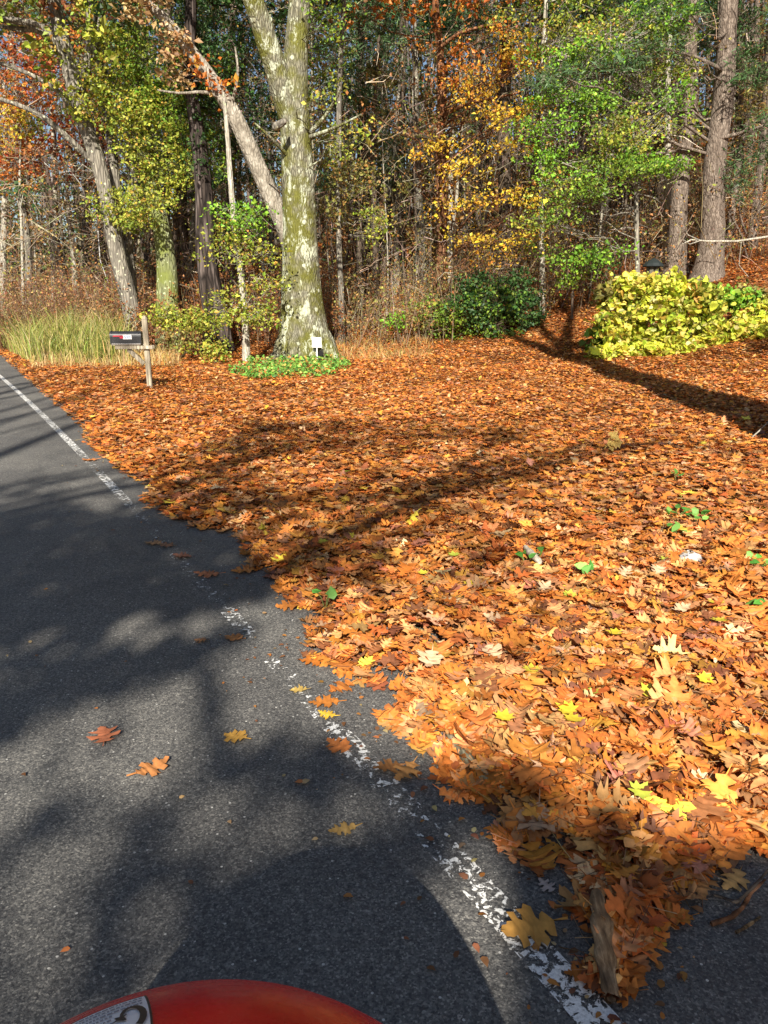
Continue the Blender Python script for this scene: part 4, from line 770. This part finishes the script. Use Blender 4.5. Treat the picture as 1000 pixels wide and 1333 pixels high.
LOOSE = [(136,961,.115,.4,(.55,.20,.10),'curled salmon orange oak leaf alone on the sunlit asphalt'),(198,1004,.125,-.75,(.46,.20,.07),'brown orange oak leaf on the asphalt below the curled salmon one'),(308,963,.09,1.2,(.52,.30,.07),'small golden orange leaf on the bright patch of asphalt'),(271,750,.15,1.5,(.48,.19,.09),'brown oak leaf on shaded asphalt near the litter edge'),(238,727,.12,1.3,(.30,.14,.09),'dull leaf in deep shade beside the worn paint, upper of two'),(690,1214,.145,1.85,(.52,.28,.07),'large tan oak leaf lying across the white line'),(529,1009,.12,2.6,(.48,.24,.08),'tan oak leaf with long stalk just off the litter edge'),(448,1083,.085,1.9,(.40,.26,.09),'small olive tan leaf on the asphalt left of the white line'),(441,975,.10,.9,(.48,.17,.05),'orange leaf lying on the painted flakes'),(426,934,.075,1.2,(.62,.40,.05),'tiny yellow leaf beside the painted flakes'),(424,917,.12,1.7,(.50,.19,.04),'orange leaf pointing out from the litter edge above the yellow one'),(445,898,.12,2.3,(.48,.17,.04),'orange leaf half on the litter edge over grey asphalt'),(390,901,.07,1.6,(.50,.36,.11),'small straw coloured leaf on the bright asphalt'),(506,1003,.10,1.9,(.30,.14,.05),'dark brown leaf flat beside the tan stalked one'),(305,833,.09,1.2,(.50,.22,.08),'small orange leaf between two flakes of paint'),(712,1157,.055,.6,(.42,.36,.33),'little grey leaf on the wet dark asphalt'),(410,864,.13,1.6,(.50,.17,.03),'bright orange oak leaf jutting onto the road'),(218,712,.10,1.3,(.32,.17,.1),'pale leaf on shaded asphalt by the curve of the line'),(262,836,.06,1.4,(.30,.16,.08),'tiny brown leaf in the shade left of the paint'),(955,1150,.10,2.3,(.58,.36,.14),'tan leaf standing on twigs at the dark corner'),(300,686,.14,1.5,(.48,.22,.08),'orange leaf just clear of the litter on the grey road'),(118,600,.16,1.4,(.5,.2,.07),'distant orange leaf on the road beside the broken line'),(320,745,.15,1.9,(.52,.2,.05),'orange oak leaf at the shaded kink of the litter edge'),(200,709,.12,1.5,(.42,.24,.12),'flat tan leaf on the dark road')]
for q in LOOSE: single_leaf(*q[:6], curl=(rng.uniform(-.05,.16),rng.uniform(.02,.16),rng.normal(0,.12)), tilt=rng.uniform(.01,.10), tdir=rng.uniform(0,6))
YLW = [(735,958,'lemon yellow leaf near the line of sun and shade'),(690,903,'bright yellow five-pointed leaf on the rust leaves'),(767,934,'lime green and yellow leaf in the near litter'),(797,853,'yellow leaf among deep orange ones'),(842,935,'yellow green leaf, left of a dark twig'),(865,752,'cluster yellow leaf high on the sunlit slope'),(915,917,'pale yellow leaf at the right of the near litter'),(932,836,'yellow leaf at the right, above the pale one'),(740,800,'greenish yellow leaf in mid litter'),(610,785,'gold leaf in the middle of the litter'),(550,770,'pale lemon leaf left of the gold one'),(590,745,'small yellow leaf beyond the gold one'),(455,720,'yellow leaf on the branch shadow near the road'),(422,728,'yellow leaf closest to the branch shadow foot'),(450,630,'far yellow leaf on the sunlit bed'),(745,972,'yellow maple leaf, lower of the near pair'),(1000,870,'yellow leaf cut by the right edge'),(830,1070,'faded yellow leaf in the shaded litter'),(655,968,'cream yellow leaf beside the mossy stick'),(930,812,'small green yellow leaf far right')]
for i, (u, v, lab) in enumerate(YLW):
    c = [(.70,.55,.05),(.62,.55,.06),(.45,.52,.07)][i % 3]
    single_leaf(u, v, rng.uniform(.055,.08), rng.uniform(0,6.28), c, lab, z=.11, tilt=rng.uniform(-.2,.3), kind='maple', group='yellow leaves on the litter', curl=(.9,0,0))
for u, v, lab in [(855,768,'whitish curled leaf below the cluster yellow leaf'),(812,770,'cream leaf on the sunny slope'),(708,790,'silvery pink leaf back on the rust bed'),(885,820,'ivory leaf near the right of the bed'),(640,880,'pale buff leaf in the middle of the near litter'),(560,890,'buff leaf turned over near the road edge')]:
    single_leaf(u, v, rng.uniform(.09,.12), rng.uniform(0,6.28), (.56,.40,.25), lab, z=.11, tilt=.25, group='pale leaves turned over')
# ------------------------------------------------------------------ seedlings
def seedling(u, v, n, r, label, pal):
    p = at(u, v); root = empty('seedling', (p[0],p[1],.03), label, 'seedling', 'green seedlings in the leaf bed'); mb = MB(); s = MB()
    a = np.arange(n)*2.4+rng.uniform(0,3); q = np.stack([np.cos(a)*r*rng.uniform(.3,1,n), np.sin(a)*r*rng.uniform(.3,1,n), rng.uniform(.075,.115,n)],1)
    for i in range(n): tube(s, np.array([[0,0,0], q[i]*[.5,.5,.7], q[i]]), [.003,.0025,.002], 5, col=(.16,.2,.06))
    leaves(mb, q+[0,0,.004], rng.uniform(.06,.085,n), pick(n, pal), .35, .55, 'round')
    s.build('stem', M['stem'], root); mb.build('leaves', M['leaf'], root, smooth=False)
G_ = [(1,(.10,.30,.05)),(1,(.2,.42,.09))]
for q in [(878,688,7,.12,'dark green seedling in the hollow, left of a pair'),(908,694,7,.12,'dark green seedling, right of the pair in the hollow'),(880,708,4,.08,'smallest green seedling below the pair'),(685,746,6,.09,'green seedling beside the grey wood chip'),(985,757,5,.10,'green seedling at the right edge of the bed'),(762,764,3,.06,'lone green sprout in the middle of the bed'),(424,802,3,.06,'green sprout next to the road edge'),(880,636,3,.07,'green sprout at the top of the sunny bed'),(980,815,3,.05,'green sprout low on the right')]: seedling(*q, G_)
# ------------------------------------------------------------------ sticks and chips
def stick(name, label, pts, r, m, cat='stick', sides=9, lobes=.12, extra=()):
    P = np.array(pts); g = P[0].copy(); g[2] = 0; t = np.linspace(0,1,len(P)); tt = np.linspace(0,1,len(P)*5); Q = np.stack([np.interp(tt,t,P[:,k]) for k in range(3)],1)
    rr = np.interp(tt, t, r)*(1+.12*np.sin(tt*23)); mb = MB(); tube(mb, Q, rr, sides, lobes=lobes, seed=rng.uniform(0,6))
    n = sides; mb.add(Q[0]+ (np.stack([np.cos(np.arange(n)/n*6.283), np.sin(np.arange(n)/n*6.283), 0*np.arange(n)],1))*rr[0]*.6, np.arange(n)[None])
    for pp, r_ in extra: tube(mb, np.array(pp), r_, 6)
    o = mb.build(name, m, off=g); o.location = g; return tag(o, label, cat)
def ap(u, v, z): return at(u, v, z)
M['drift'] = bark('split_brown_wood', (.09,.055,.03), (.25,.165,.09), (.46,.34,.2), 22, .12, None, None, 8, .5)
def fibre(name, d, m_, l):
    m, nt, out = mat(name); co = ocoord(nt, (60, 4, 60)); n = noise(nt, co, 1, 6, .7); n2 = noise(nt, ocoord(nt), 26, 4)
    c = mixc(nt, .6, ramp(nt, n.outputs[0], [(.3,d),(.5,m_),(.7,l)]).outputs[0], ramp(nt, n2.outputs[0], [(.35,(.45,.42,.4)),(.6,(1.1,1.1,1.1))]).outputs[0], 'MULTIPLY')
    princ(nt, out, c, .8, .2, n.outputs[0], 1, .006); return m
M['fibre'] = fibre('split_brown_wood', (.06,.035,.02), (.22,.14,.075), (.45,.33,.2)); M['fibre_pale'] = fibre('pale_wood_chip', (.30,.25,.18), (.50,.44,.34), (.66,.6,.5)); M['fibre_grey'] = fibre('mossy_grey_wood', (.09,.08,.05), (.24,.22,.14), (.42,.4,.28))
stick('driftwood', 'split brown piece of dead wood at the near tip of the litter', [ap(796,1300,.025),ap(787,1250,.035),ap(783,1200,.045),ap(776,1160,.06)], [.017,.024,.026,.012], M['fibre'], 'wood', 12, .3)
stick('mossy_stick', 'grey mossy stick half buried along the near litter edge', [ap(583,955,.03),ap(606,985,.042),ap(632,1012,.036),ap(660,1032,.02)], [.010,.019,.02,.010], M['fibre_grey'], 'stick', 10, .22)
stick('wood_chip', 'short pale grey wood chip lying on the leaves beside a seedling', [ap(684,712,.11),ap(693,722,.12),ap(703,732,.11)], [.014,.024,.016], M['fibre_pale'], 'wood chip')
stick('pale_cane', 'thin straight pale cane rising from the leaves at the right edge', [ap(968,579,.03), PX(985,564,at(968,579)[1]), PX(1004,546,at(968,579)[1]), PX(1024,526,at(968,579)[1])], [.008,.008,.007,.006], M['pale'], 'cane')
stick('curved_twig', 'curved reddish twig on the dark asphalt at the lower right', [ap(926,1203,.014),ap(952,1194,.02),ap(966,1182,.025),ap(978,1162,.03),ap(996,1145,.03)], [.006,.007,.006,.005,.003], M['red'], 'twig')
stick('short_twig', 'short tan twig below the curved one at the lower right', [ap(958,1214,.014),ap(975,1204,.016),ap(990,1193,.016)], [.004,.005,.003], M['drift'], 'twig')
stick('forked_twig', 'thin dark twig reaching up to the right edge beside the tan standing leaf', [ap(930,1165,.014),ap(960,1175,.03),ap(985,1150,.06),ap(1004,1128,.07)], [.004,.005,.004,.003], M['brown'], 'twig')
stick('long_twig', 'long thin twig lying in the near litter', [ap(842,942,.10),ap(858,952,.11),ap(874,966,.10)], [.003,.004,.002], M['brown'], 'twig')
# leafy twig standing in the bed
p0 = at(772, 602); Yt = p0[1]; lt_ = empty('oak_twig', p0, 'little oak twig with pale yellow leaves standing up from the bed', 'twig'); mb = MB()
tube(mb, np.array([p0, PX(785,590,Yt), PX(793,580,Yt), PX(800,574,Yt)])-p0, [.006,.005,.004,.003], 6); mb.build('stem', M['brown'], lt_); mb = MB()
for u, v, a in ((802,577,2.0),(795,580,.4),(790,588,3.4),(800,568,1.2)):
    q = PX(u, v, Yt)-p0; oak_leaves(mb, q[None], np.array([.13]), np.array([a]), np.array([1.1]), np.array([.3]), tuple(np.array([c]) for c in (.3,.2,.1)), np.array([(.62,.46,.14)]), 1)
mb.build('leaves', M['litter'], lt_, smooth=False)
# pine cone
pc = at(899, 735, .08); mb = MB(); t = np.linspace(0,1,9); tube(mb, np.stack([-.07+.14*t, .03*t, .02+0*t],1), .012+.05*np.sin(np.pi*t)**.7, 12, lobes=.3)
a = rng.uniform(0,6.283,130); tq = rng.uniform(0,1,130); q = np.stack([-.07+.14*tq, .03*tq+np.cos(a)*.055*np.sin(np.pi*tq)**.7, .02+np.sin(a)*.055*np.sin(np.pi*tq)**.7],1)
leaves(mb, q, .03, pick(130,[(1,(.08,.05,.03)),(1,(.17,.12,.08))]), .8, .7, 'round'); o = mb.build('pine_cone', M['stem'], smooth=False); o.location = pc; tag(o, 'dark brown pine cone sunk in the leaves at the right', 'pine cone')
# ------------------------------------------------------------------ red machine hood at the lower edge
def paint():
    m, nt, out = mat('red_gloss_paint'); co = ocoord(nt); n = noise(nt, co, 18, 5); 
    c = ramp(nt, n.outputs[0], [(.3,(.60,.004,.014)),(.7,(.70,.008,.018))]).outputs[0]
    p = princ(nt, out, c, ramp(nt, noise(nt, co, 60, 4).outputs[0], [(.3,(.22,)*3),(.7,(.32,)*3)]).outputs[0], .075); p.inputs['Coat Weight'].default_value = .0; p.inputs['Coat Roughness'].default_value = .12; return m
M['redpaint'] = paint()
HC, HRAD, HROT = np.array([-.186, .390, .415]), np.array([.466, .5155, .54]), .10
def hood_pt(a, e):        # super-ellipsoid: a around, e up
    f = lambda c, p: np.sign(c)*np.abs(c)**p
    L = HRAD*np.stack([np.cos(e)*np.cos(a), np.cos(e)*np.sin(a), np.sin(e)], -1); c, s_ = math.cos(HROT), math.sin(HROT)
    return HC + np.stack([L[...,0]*c-L[...,1]*s_, L[...,0]*s_+L[...,1]*c, L[...,2]], -1)
hr = empty('ride_on_machine', (HC[0],HC[1],0), 'glossy red rounded hood of a small ride-on machine at the bottom edge of the road', 'machine')
A, E = np.meshgrid(np.linspace(0, 2*np.pi, 97)[:-1], np.linspace(-.12, np.pi/2-.01, 40)); V = hood_pt(A, E); h_, w_ = A.shape
i, j = np.meshgrid(np.arange(h_-1), np.arange(w_), indexing='ij'); F = np.stack([i*w_+j, i*w_+(j+1)%w_, (i+1)*w_+(j+1)%w_, (i+1)*w_+j],-1).reshape(-1,4)
mb = MB(); mb.add(V.reshape(-1,3), F); mb.add(V[-1], np.arange(w_)[None]); hd = mb.build('hood', M['redpaint'], hr, off=(HC[0],HC[1],0))
mb = MB(); a = np.linspace(0, 2*np.pi, 65); ring = hood_pt(a, np.full_like(a, -.12)); tube(mb, ring, .02, 8, cap=False); mb.build('skirt', M['black'], hr, off=(HC[0],HC[1],0))
for sx in (-1, 1):
    wc = np.array([HC[0]+sx*.36, HC[1]+.12, .15]); a = np.linspace(0, 2*np.pi, 41); mb = MB()
    tube(mb, np.stack([0*a, np.cos(a)*.105, np.sin(a)*.105],1), .045, 10, cap=False); wo = mb.build('tyre', M['black'], hr); wo.location = wc-[HC[0],HC[1],0]
    mb = MB(); tube(mb, np.array([[-.035,0,0],[-.03,0,0],[.03,0,0],[.035,0,0]]), [.02,.075,.075,.02], 20); mb.build('rim', M['white'], wo)
# decal, laid on the hood skin
def hood_uv(u, v):        # hit of the view ray with the hood, by search over the skin
    A_, E_ = np.meshgrid(np.linspace(-.5,np.pi+.5,421), np.linspace(.0,1.55,311)); q = hood_pt(A_, E_); pu, pv = proj(q); n_ = q-HC; vis = np.sum(n_/HRAD**2*(np.array([0,0,CAMZ])-q),-1) > 0
    d = (pu-u)**2+(pv-v)**2+1e6*(~vis); k_ = np.unravel_index(np.argmin(d), d.shape); return A_[k_], E_[k_], d[k_]
def skin(a, e, lift):
    q = hood_pt(a, e); n_ = nrm((q-HC)/.24); return q+n_*lift
dc = [hood_uv(70,1348), hood_uv(188,1299), hood_uv(196,1342), hood_uv(96,1392)]
print('decal', dc)
def decal_patch(s0, s1, t0, t1, lift, n=8):
    S, T = np.meshgrid(np.linspace(s0,s1,n), np.linspace(t0,t1,n)); c = np.array([[d[0],d[1]] for d in dc])
    w_ = ((1-S)*(1-T))[...,None]*c[0] + (S*(1-T))[...,None]*c[1] + (S*T)[...,None]*c[2] + ((1-S)*T)[...,None]*c[3]
    V = skin(w_[...,0], w_[...,1], lift).reshape(-1,3); i, j = np.meshgrid(np.arange(n-1), np.arange(n-1), indexing='ij'); b = (i*n+j).ravel(); return V, np.stack([b,b+1,b+n+1,b+n],1)
mb = MB(); mb.add(*decal_patch(0,1,0,1,.0015)); dk = mb.build('warning_decal', plain('decal_white', (.80,.82,.86), .3, .5, .12), hr, off=(HC[0],HC[1],0))
mb = MB(); mb.add(*decal_patch(-.02,1.03,-.06,1.04,.0008)); mb.build('decal_border', M['ink'], hr, off=(HC[0],HC[1],0))
mb = MB()
for r_ in range(9):
    t0 = .08+r_*.10; x = .12
    while x < (.93 if r_ < 3 else .55):
        L = rng.uniform(.02,.07); mb.add(*decal_patch(x, x+L, t0, t0+.04, .0024, 3)); x += L+.015
mb.build('decal_lettering', plain('grey_print', (.22,.23,.30), .5, .3, .1), dk, off=(HC[0],HC[1],0))
# curved arrow of small patches
mb = MB(); c = np.array([[d[0],d[1]] for d in dc])
def st2(s, t): w_ = (1-s)*(1-t)*c[0]+s*(1-t)*c[1]+s*t*c[2]+(1-s)*t*c[3]; return w_
def band(pts, wid):
    pts = np.array(pts); T = np.gradient(pts, axis=0); Nn = np.stack([-T[:,1], T[:,0]],1); Nn /= np.linalg.norm(Nn,axis=1)[:,None]
    L = [np.array([*st2(*(p+n*w_))]) for p, n, w_ in zip(pts, Nn, wid)]; Rr = [np.array([*st2(*(p-n*w_))]) for p, n, w_ in zip(pts, Nn, wid)]
    V = np.array([skin(q[0], q[1], .0032) for pr in zip(L, Rr) for q in pr]); b = np.arange(len(pts)-1)*2; mb.add(V, np.stack([b,b+1,b+3,b+2],1))
a = np.linspace(2.9, -1.1, 12); band(np.stack([.80+.13*np.cos(a), .62-.26*np.sin(a)],1), np.linspace(.022,.05,12))
band([(.60,.52),(.66,.58),(.72,.66)], [.012,.05,.012]); band([(.57,.62),(.66,.58),(.74,.52)], [.01,.02,.012])
mb.build('decal_arrow', M['ink'], dk, off=(HC[0],HC[1],0))
# ------------------------------------------------------------------ trees behind the camera whose shade falls into the picture
def up(G, h): return G - Ldir*(h/math.sin(SUN_EL))
def shade_points(poly, n, holes=()):
    pg = np.array([at(u, v)[:2] for u, v in poly]); lo, hi = pg.min(0), pg.max(0); ar = None
    x = rng.uniform(lo[0], hi[0], n*8); y = rng.uniform(lo[1], hi[1], n*8); q = inpoly(x, y, pg)
    area = q.mean()*np.prod(hi-lo)
    for hu, hv, hru, hrv in holes:
        pu, pv = proj(np.stack([x, y, 0*x],1)); q &= ((pu-hu)/hru)**2+((pv-hv)/hrv)**2 > 1
    return np.stack([x[q], y[q], 0*x[q]],1), area
def ell(u, v, ru, rv, n=16): return [(u+ru*math.cos(t), v+rv*math.sin(t)) for t in np.arange(n)/n*6.283]
def shade_tree(label, foot, height, r, shades, m=M['grey'], pal=P_RUST, fork=None, lean=(0,0), streaks=()):
    g = np.array([foot[0], foot[1], 0.]); root = empty('roadside_tree', g, label, 'tree', 'trees beside the road behind the viewer'); wood = MB(); crown = MB()
    n = 14; t = np.linspace(0,1,n); Q = g+np.stack([lean[0]*t*height+.15*np.sin(t*4), lean[1]*t*height+.1*np.cos(t*5)-.1, height*t-.1],1); rr = r*(1-.7*t)*(1+.4*np.exp(-t*12))
    tube(wood, Q, rr, 12, lobes=.05)
    if fork:
        for (i0, e, r0) in fork:
            a = Q[i0]; e = np.asarray(e, float); b = bez(a, e, np.array([0,0,.4]), 9); tube(wood, b, np.linspace(r0, r0*.35, 9), 8)
            for _ in range(7):
                k_ = rng.integers(3,9); s_ = b[k_]; tube(wood, bez(s_, s_+rng.normal(0,.9,3)+[0,0,.5], rng.normal(0,.1,3), 5), np.linspace(.04,.012,5), 5)
    for pts, h0, h1, r0, r1 in streaks:
        E_ = np.array([up(at(*p), h0+(h1-h0)*i/(len(pts)-1)) for i, p in enumerate(pts)]); i = int(np.argmin(np.abs(Q[:,2]-(E_[0][2]-.12*np.linalg.norm(E_[0]-g)))))
        a_ = Q[i]; b1 = bez(a_, E_[0], np.array([0,0,.3]), 6)[:-1]; E_ = np.concatenate([b1, E_]); ss = np.concatenate([[0], np.cumsum(np.linalg.norm(np.diff(E_,axis=0),axis=1))]); t2 = np.linspace(0, ss[-1], int(ss[-1]/.25)+4)
        q = np.stack([np.interp(t2, ss, E_[:,k]) for k in range(3)],1); q[1:] += rng.normal(0,.03,(len(q)-1,3))
        for _ in range(2): q[1:-1] = (q[:-2]+2*q[1:-1]+q[2:])/4
        tube(wood, q, np.linspace(r0, r1, len(q)), 8, lobes=.1)
        for _ in range(14):
            k_ = rng.integers(len(b1), len(q)); L_ = rng.uniform(.5,1.4); e = q[k_]+nrm(rng.normal(0,1,3)+[0,.6,.2])*L_; tube(wood, bez(q[k_], e, rng.normal(0,.1,3), 5), np.linspace(r1*.6,.008,5), 5)
            nl = 26; P_ = e+rng.normal(0,.22,(nl,3)); leaves(crown, P_, np.full(nl,.13), pick(nl, pal), .6)
    for poly, cov, h0, h1, holes in shades:
        G, area = shade_points(poly, 2500, holes); sz = .17; a = sz*sz*.36; nl = int(area*cov/a)
        k_ = rng.integers(0, len(G), nl); hh = h0+(h1-h0)*(.5+.5*np.clip(wav(G[k_,0], G[k_,1], 1.1)+rng.normal(0,.3,nl), -1, 1)); Pl = G[k_]-Ldir*(hh/math.sin(SUN_EL))[:,None]
        leaves(crown, Pl, np.full(nl, sz), pick(nl, pal), .35, .62, 'dia', up=(0,0,1))
        nt_ = max(3, int(area*1.2)); E = Pl[rng.integers(0, nl, nt_)]
        for e in E:
            i = int(np.argmin(np.abs(Q[:,2]-(e[2]-.35*np.linalg.norm(e[:2]-g[:2]))))); s_ = Q[i]; Lg = np.linalg.norm(e-s_)
            tube(wood, bez(s_, e, np.array([0,0,.15*Lg]), 7), np.linspace(min(rr[i]*.35,.012+.008*Lg), .006, 7), 5)
    wood.build('trunk', m, root, off=g)
    if crown.n: crown.build('crown', M['leaf'], root, smooth=False, off=g)
    return root
S1 = [(-500,672),(0,668),(60,660),(180,672),(300,695),(360,755),(345,785),(285,795),(240,800),(245,850),(262,868),(170,898),(60,950),(0,985),(-300,1120)]
S2 = [(250,850),(300,800),(345,800),(320,850),(285,880),(300,980),(330,1000),(300,1060),(262,1000),(268,920)]
S3 = [(575,1005),(470,985),(400,950),(350,955),(300,990),(290,1060),(330,1130),(240,1230),(200,1340),(180,1500),(1500,1500),(1350,1190),(1050,1120),(950,1105),(870,1085),(780,1055),(690,1010),(630,985)]
S3B = [(-200,1130),(0,1060),(180,1010),(280,1000),(310,1120),(220,1240),(190,1500),(-500,1500)]
S4 = [(340,765),(430,718),(520,678),(600,648),(700,618),(800,597),(850,590),(840,574),(700,588),(560,636),(470,688),(400,718)]
S5 = [(190,645),(260,592),(330,565),(450,556),(550,562),(600,578),(520,604),(420,600),(330,604),(260,640),(215,684)]
shade_tree('oak on the left roadside whose crown shades the road', (-4.6,-8.5), 12.5, .28, [(S1,3.2,6.5,9.5,[(178,820,44,27)]),(ell(0,645,120,7),.8,8,9.5,()),(S4,.55,8,10.5,()),(S5,.55,9,11.5,()),(ell(470,738,55,20),.7,8,9,()),(ell(610,575,60,9),.7,9,11,()),(ell(290,662,50,18),.7,8,10,()),(ell(250,695,60,16),1.3,8,9,())], streaks=[([(335,772),(400,728),(470,694),(560,656),(650,630),(760,604),(850,586)],8.5,9.6,.13,.05),([(150,690),(250,640),(330,602),(420,582),(560,568)],9.5,10.5,.09,.03),([(430,742),(520,702),(600,680),(690,652)],8.4,9.2,.06,.03),([(540,650),(620,600),(700,562),(770,545)],9.5,10.4,.06,.025)])
shade_tree('oak behind the viewer shading the near road', (-1.2,-12.5), 8.0, .24, [(S2,1.6,7,9,()),(S3B,1.3,7,9.5,()),(S3,3.0,7,10,[(640,1290,34,90),(600,1195,75,75)])])
bx = at(1000,548)[0]
shade_tree('forked tree just right of the view throwing the broad trunk shadow', (bx-.25, 7.0), 8.6, .82, [(ell(990,478,45,8),1.6,9,11,())], M['oak'], fork=[(12,(bx-2.4,8.0,13.2),.24),(13,(bx+.3,7.4,13.5),.24),(11,(bx-1.0,6.6,13.6),.24),(10,(bx-1.9,7.2,11.0),.16)], lean=(-.085,.02))
for x_, y_, h_, r_ in ((-7.4,-5.5,17,.17),(-6.3,-7,16,.12),(-8.6,-6,17,.2),(-5.8,-9,17,.13)):
    shade_tree('slim bare tree on the left roadside throwing narrow shadows over the road', (x_, y_), h_, r_, [], fork=[(8,(x_+1.2,y_+1,h_*.9),r_*.4),(6,(x_-1,y_+.4,h_*.75),r_*.4)])
# ------------------------------------------------------------------ camera, view
cd = bpy.data.cameras.new('camera'); co_ = bpy.data.objects.new('camera', cd); C.objects.link(co_)
co_.location = (0, 0, CAMZ); co_.rotation_euler = (R(90)-TH, 0, 0); cd.sensor_fit = 'VERTICAL'; cd.sensor_height = 24; cd.lens = FPX/1333*24; cd.clip_end = 500; cd.clip_start = .05
sc = bpy.context.scene; sc.camera = co_
sc.view_settings.view_transform = 'Standard'; sc.view_settings.look = 'None'; sc.view_settings.exposure = 1.08; sc.view_settings.gamma = 1
sc.render.resolution_x, sc.render.resolution_y = 768, 1024
sc.cycles.max_bounces = 6; sc.cycles.transparent_max_bounces = 8
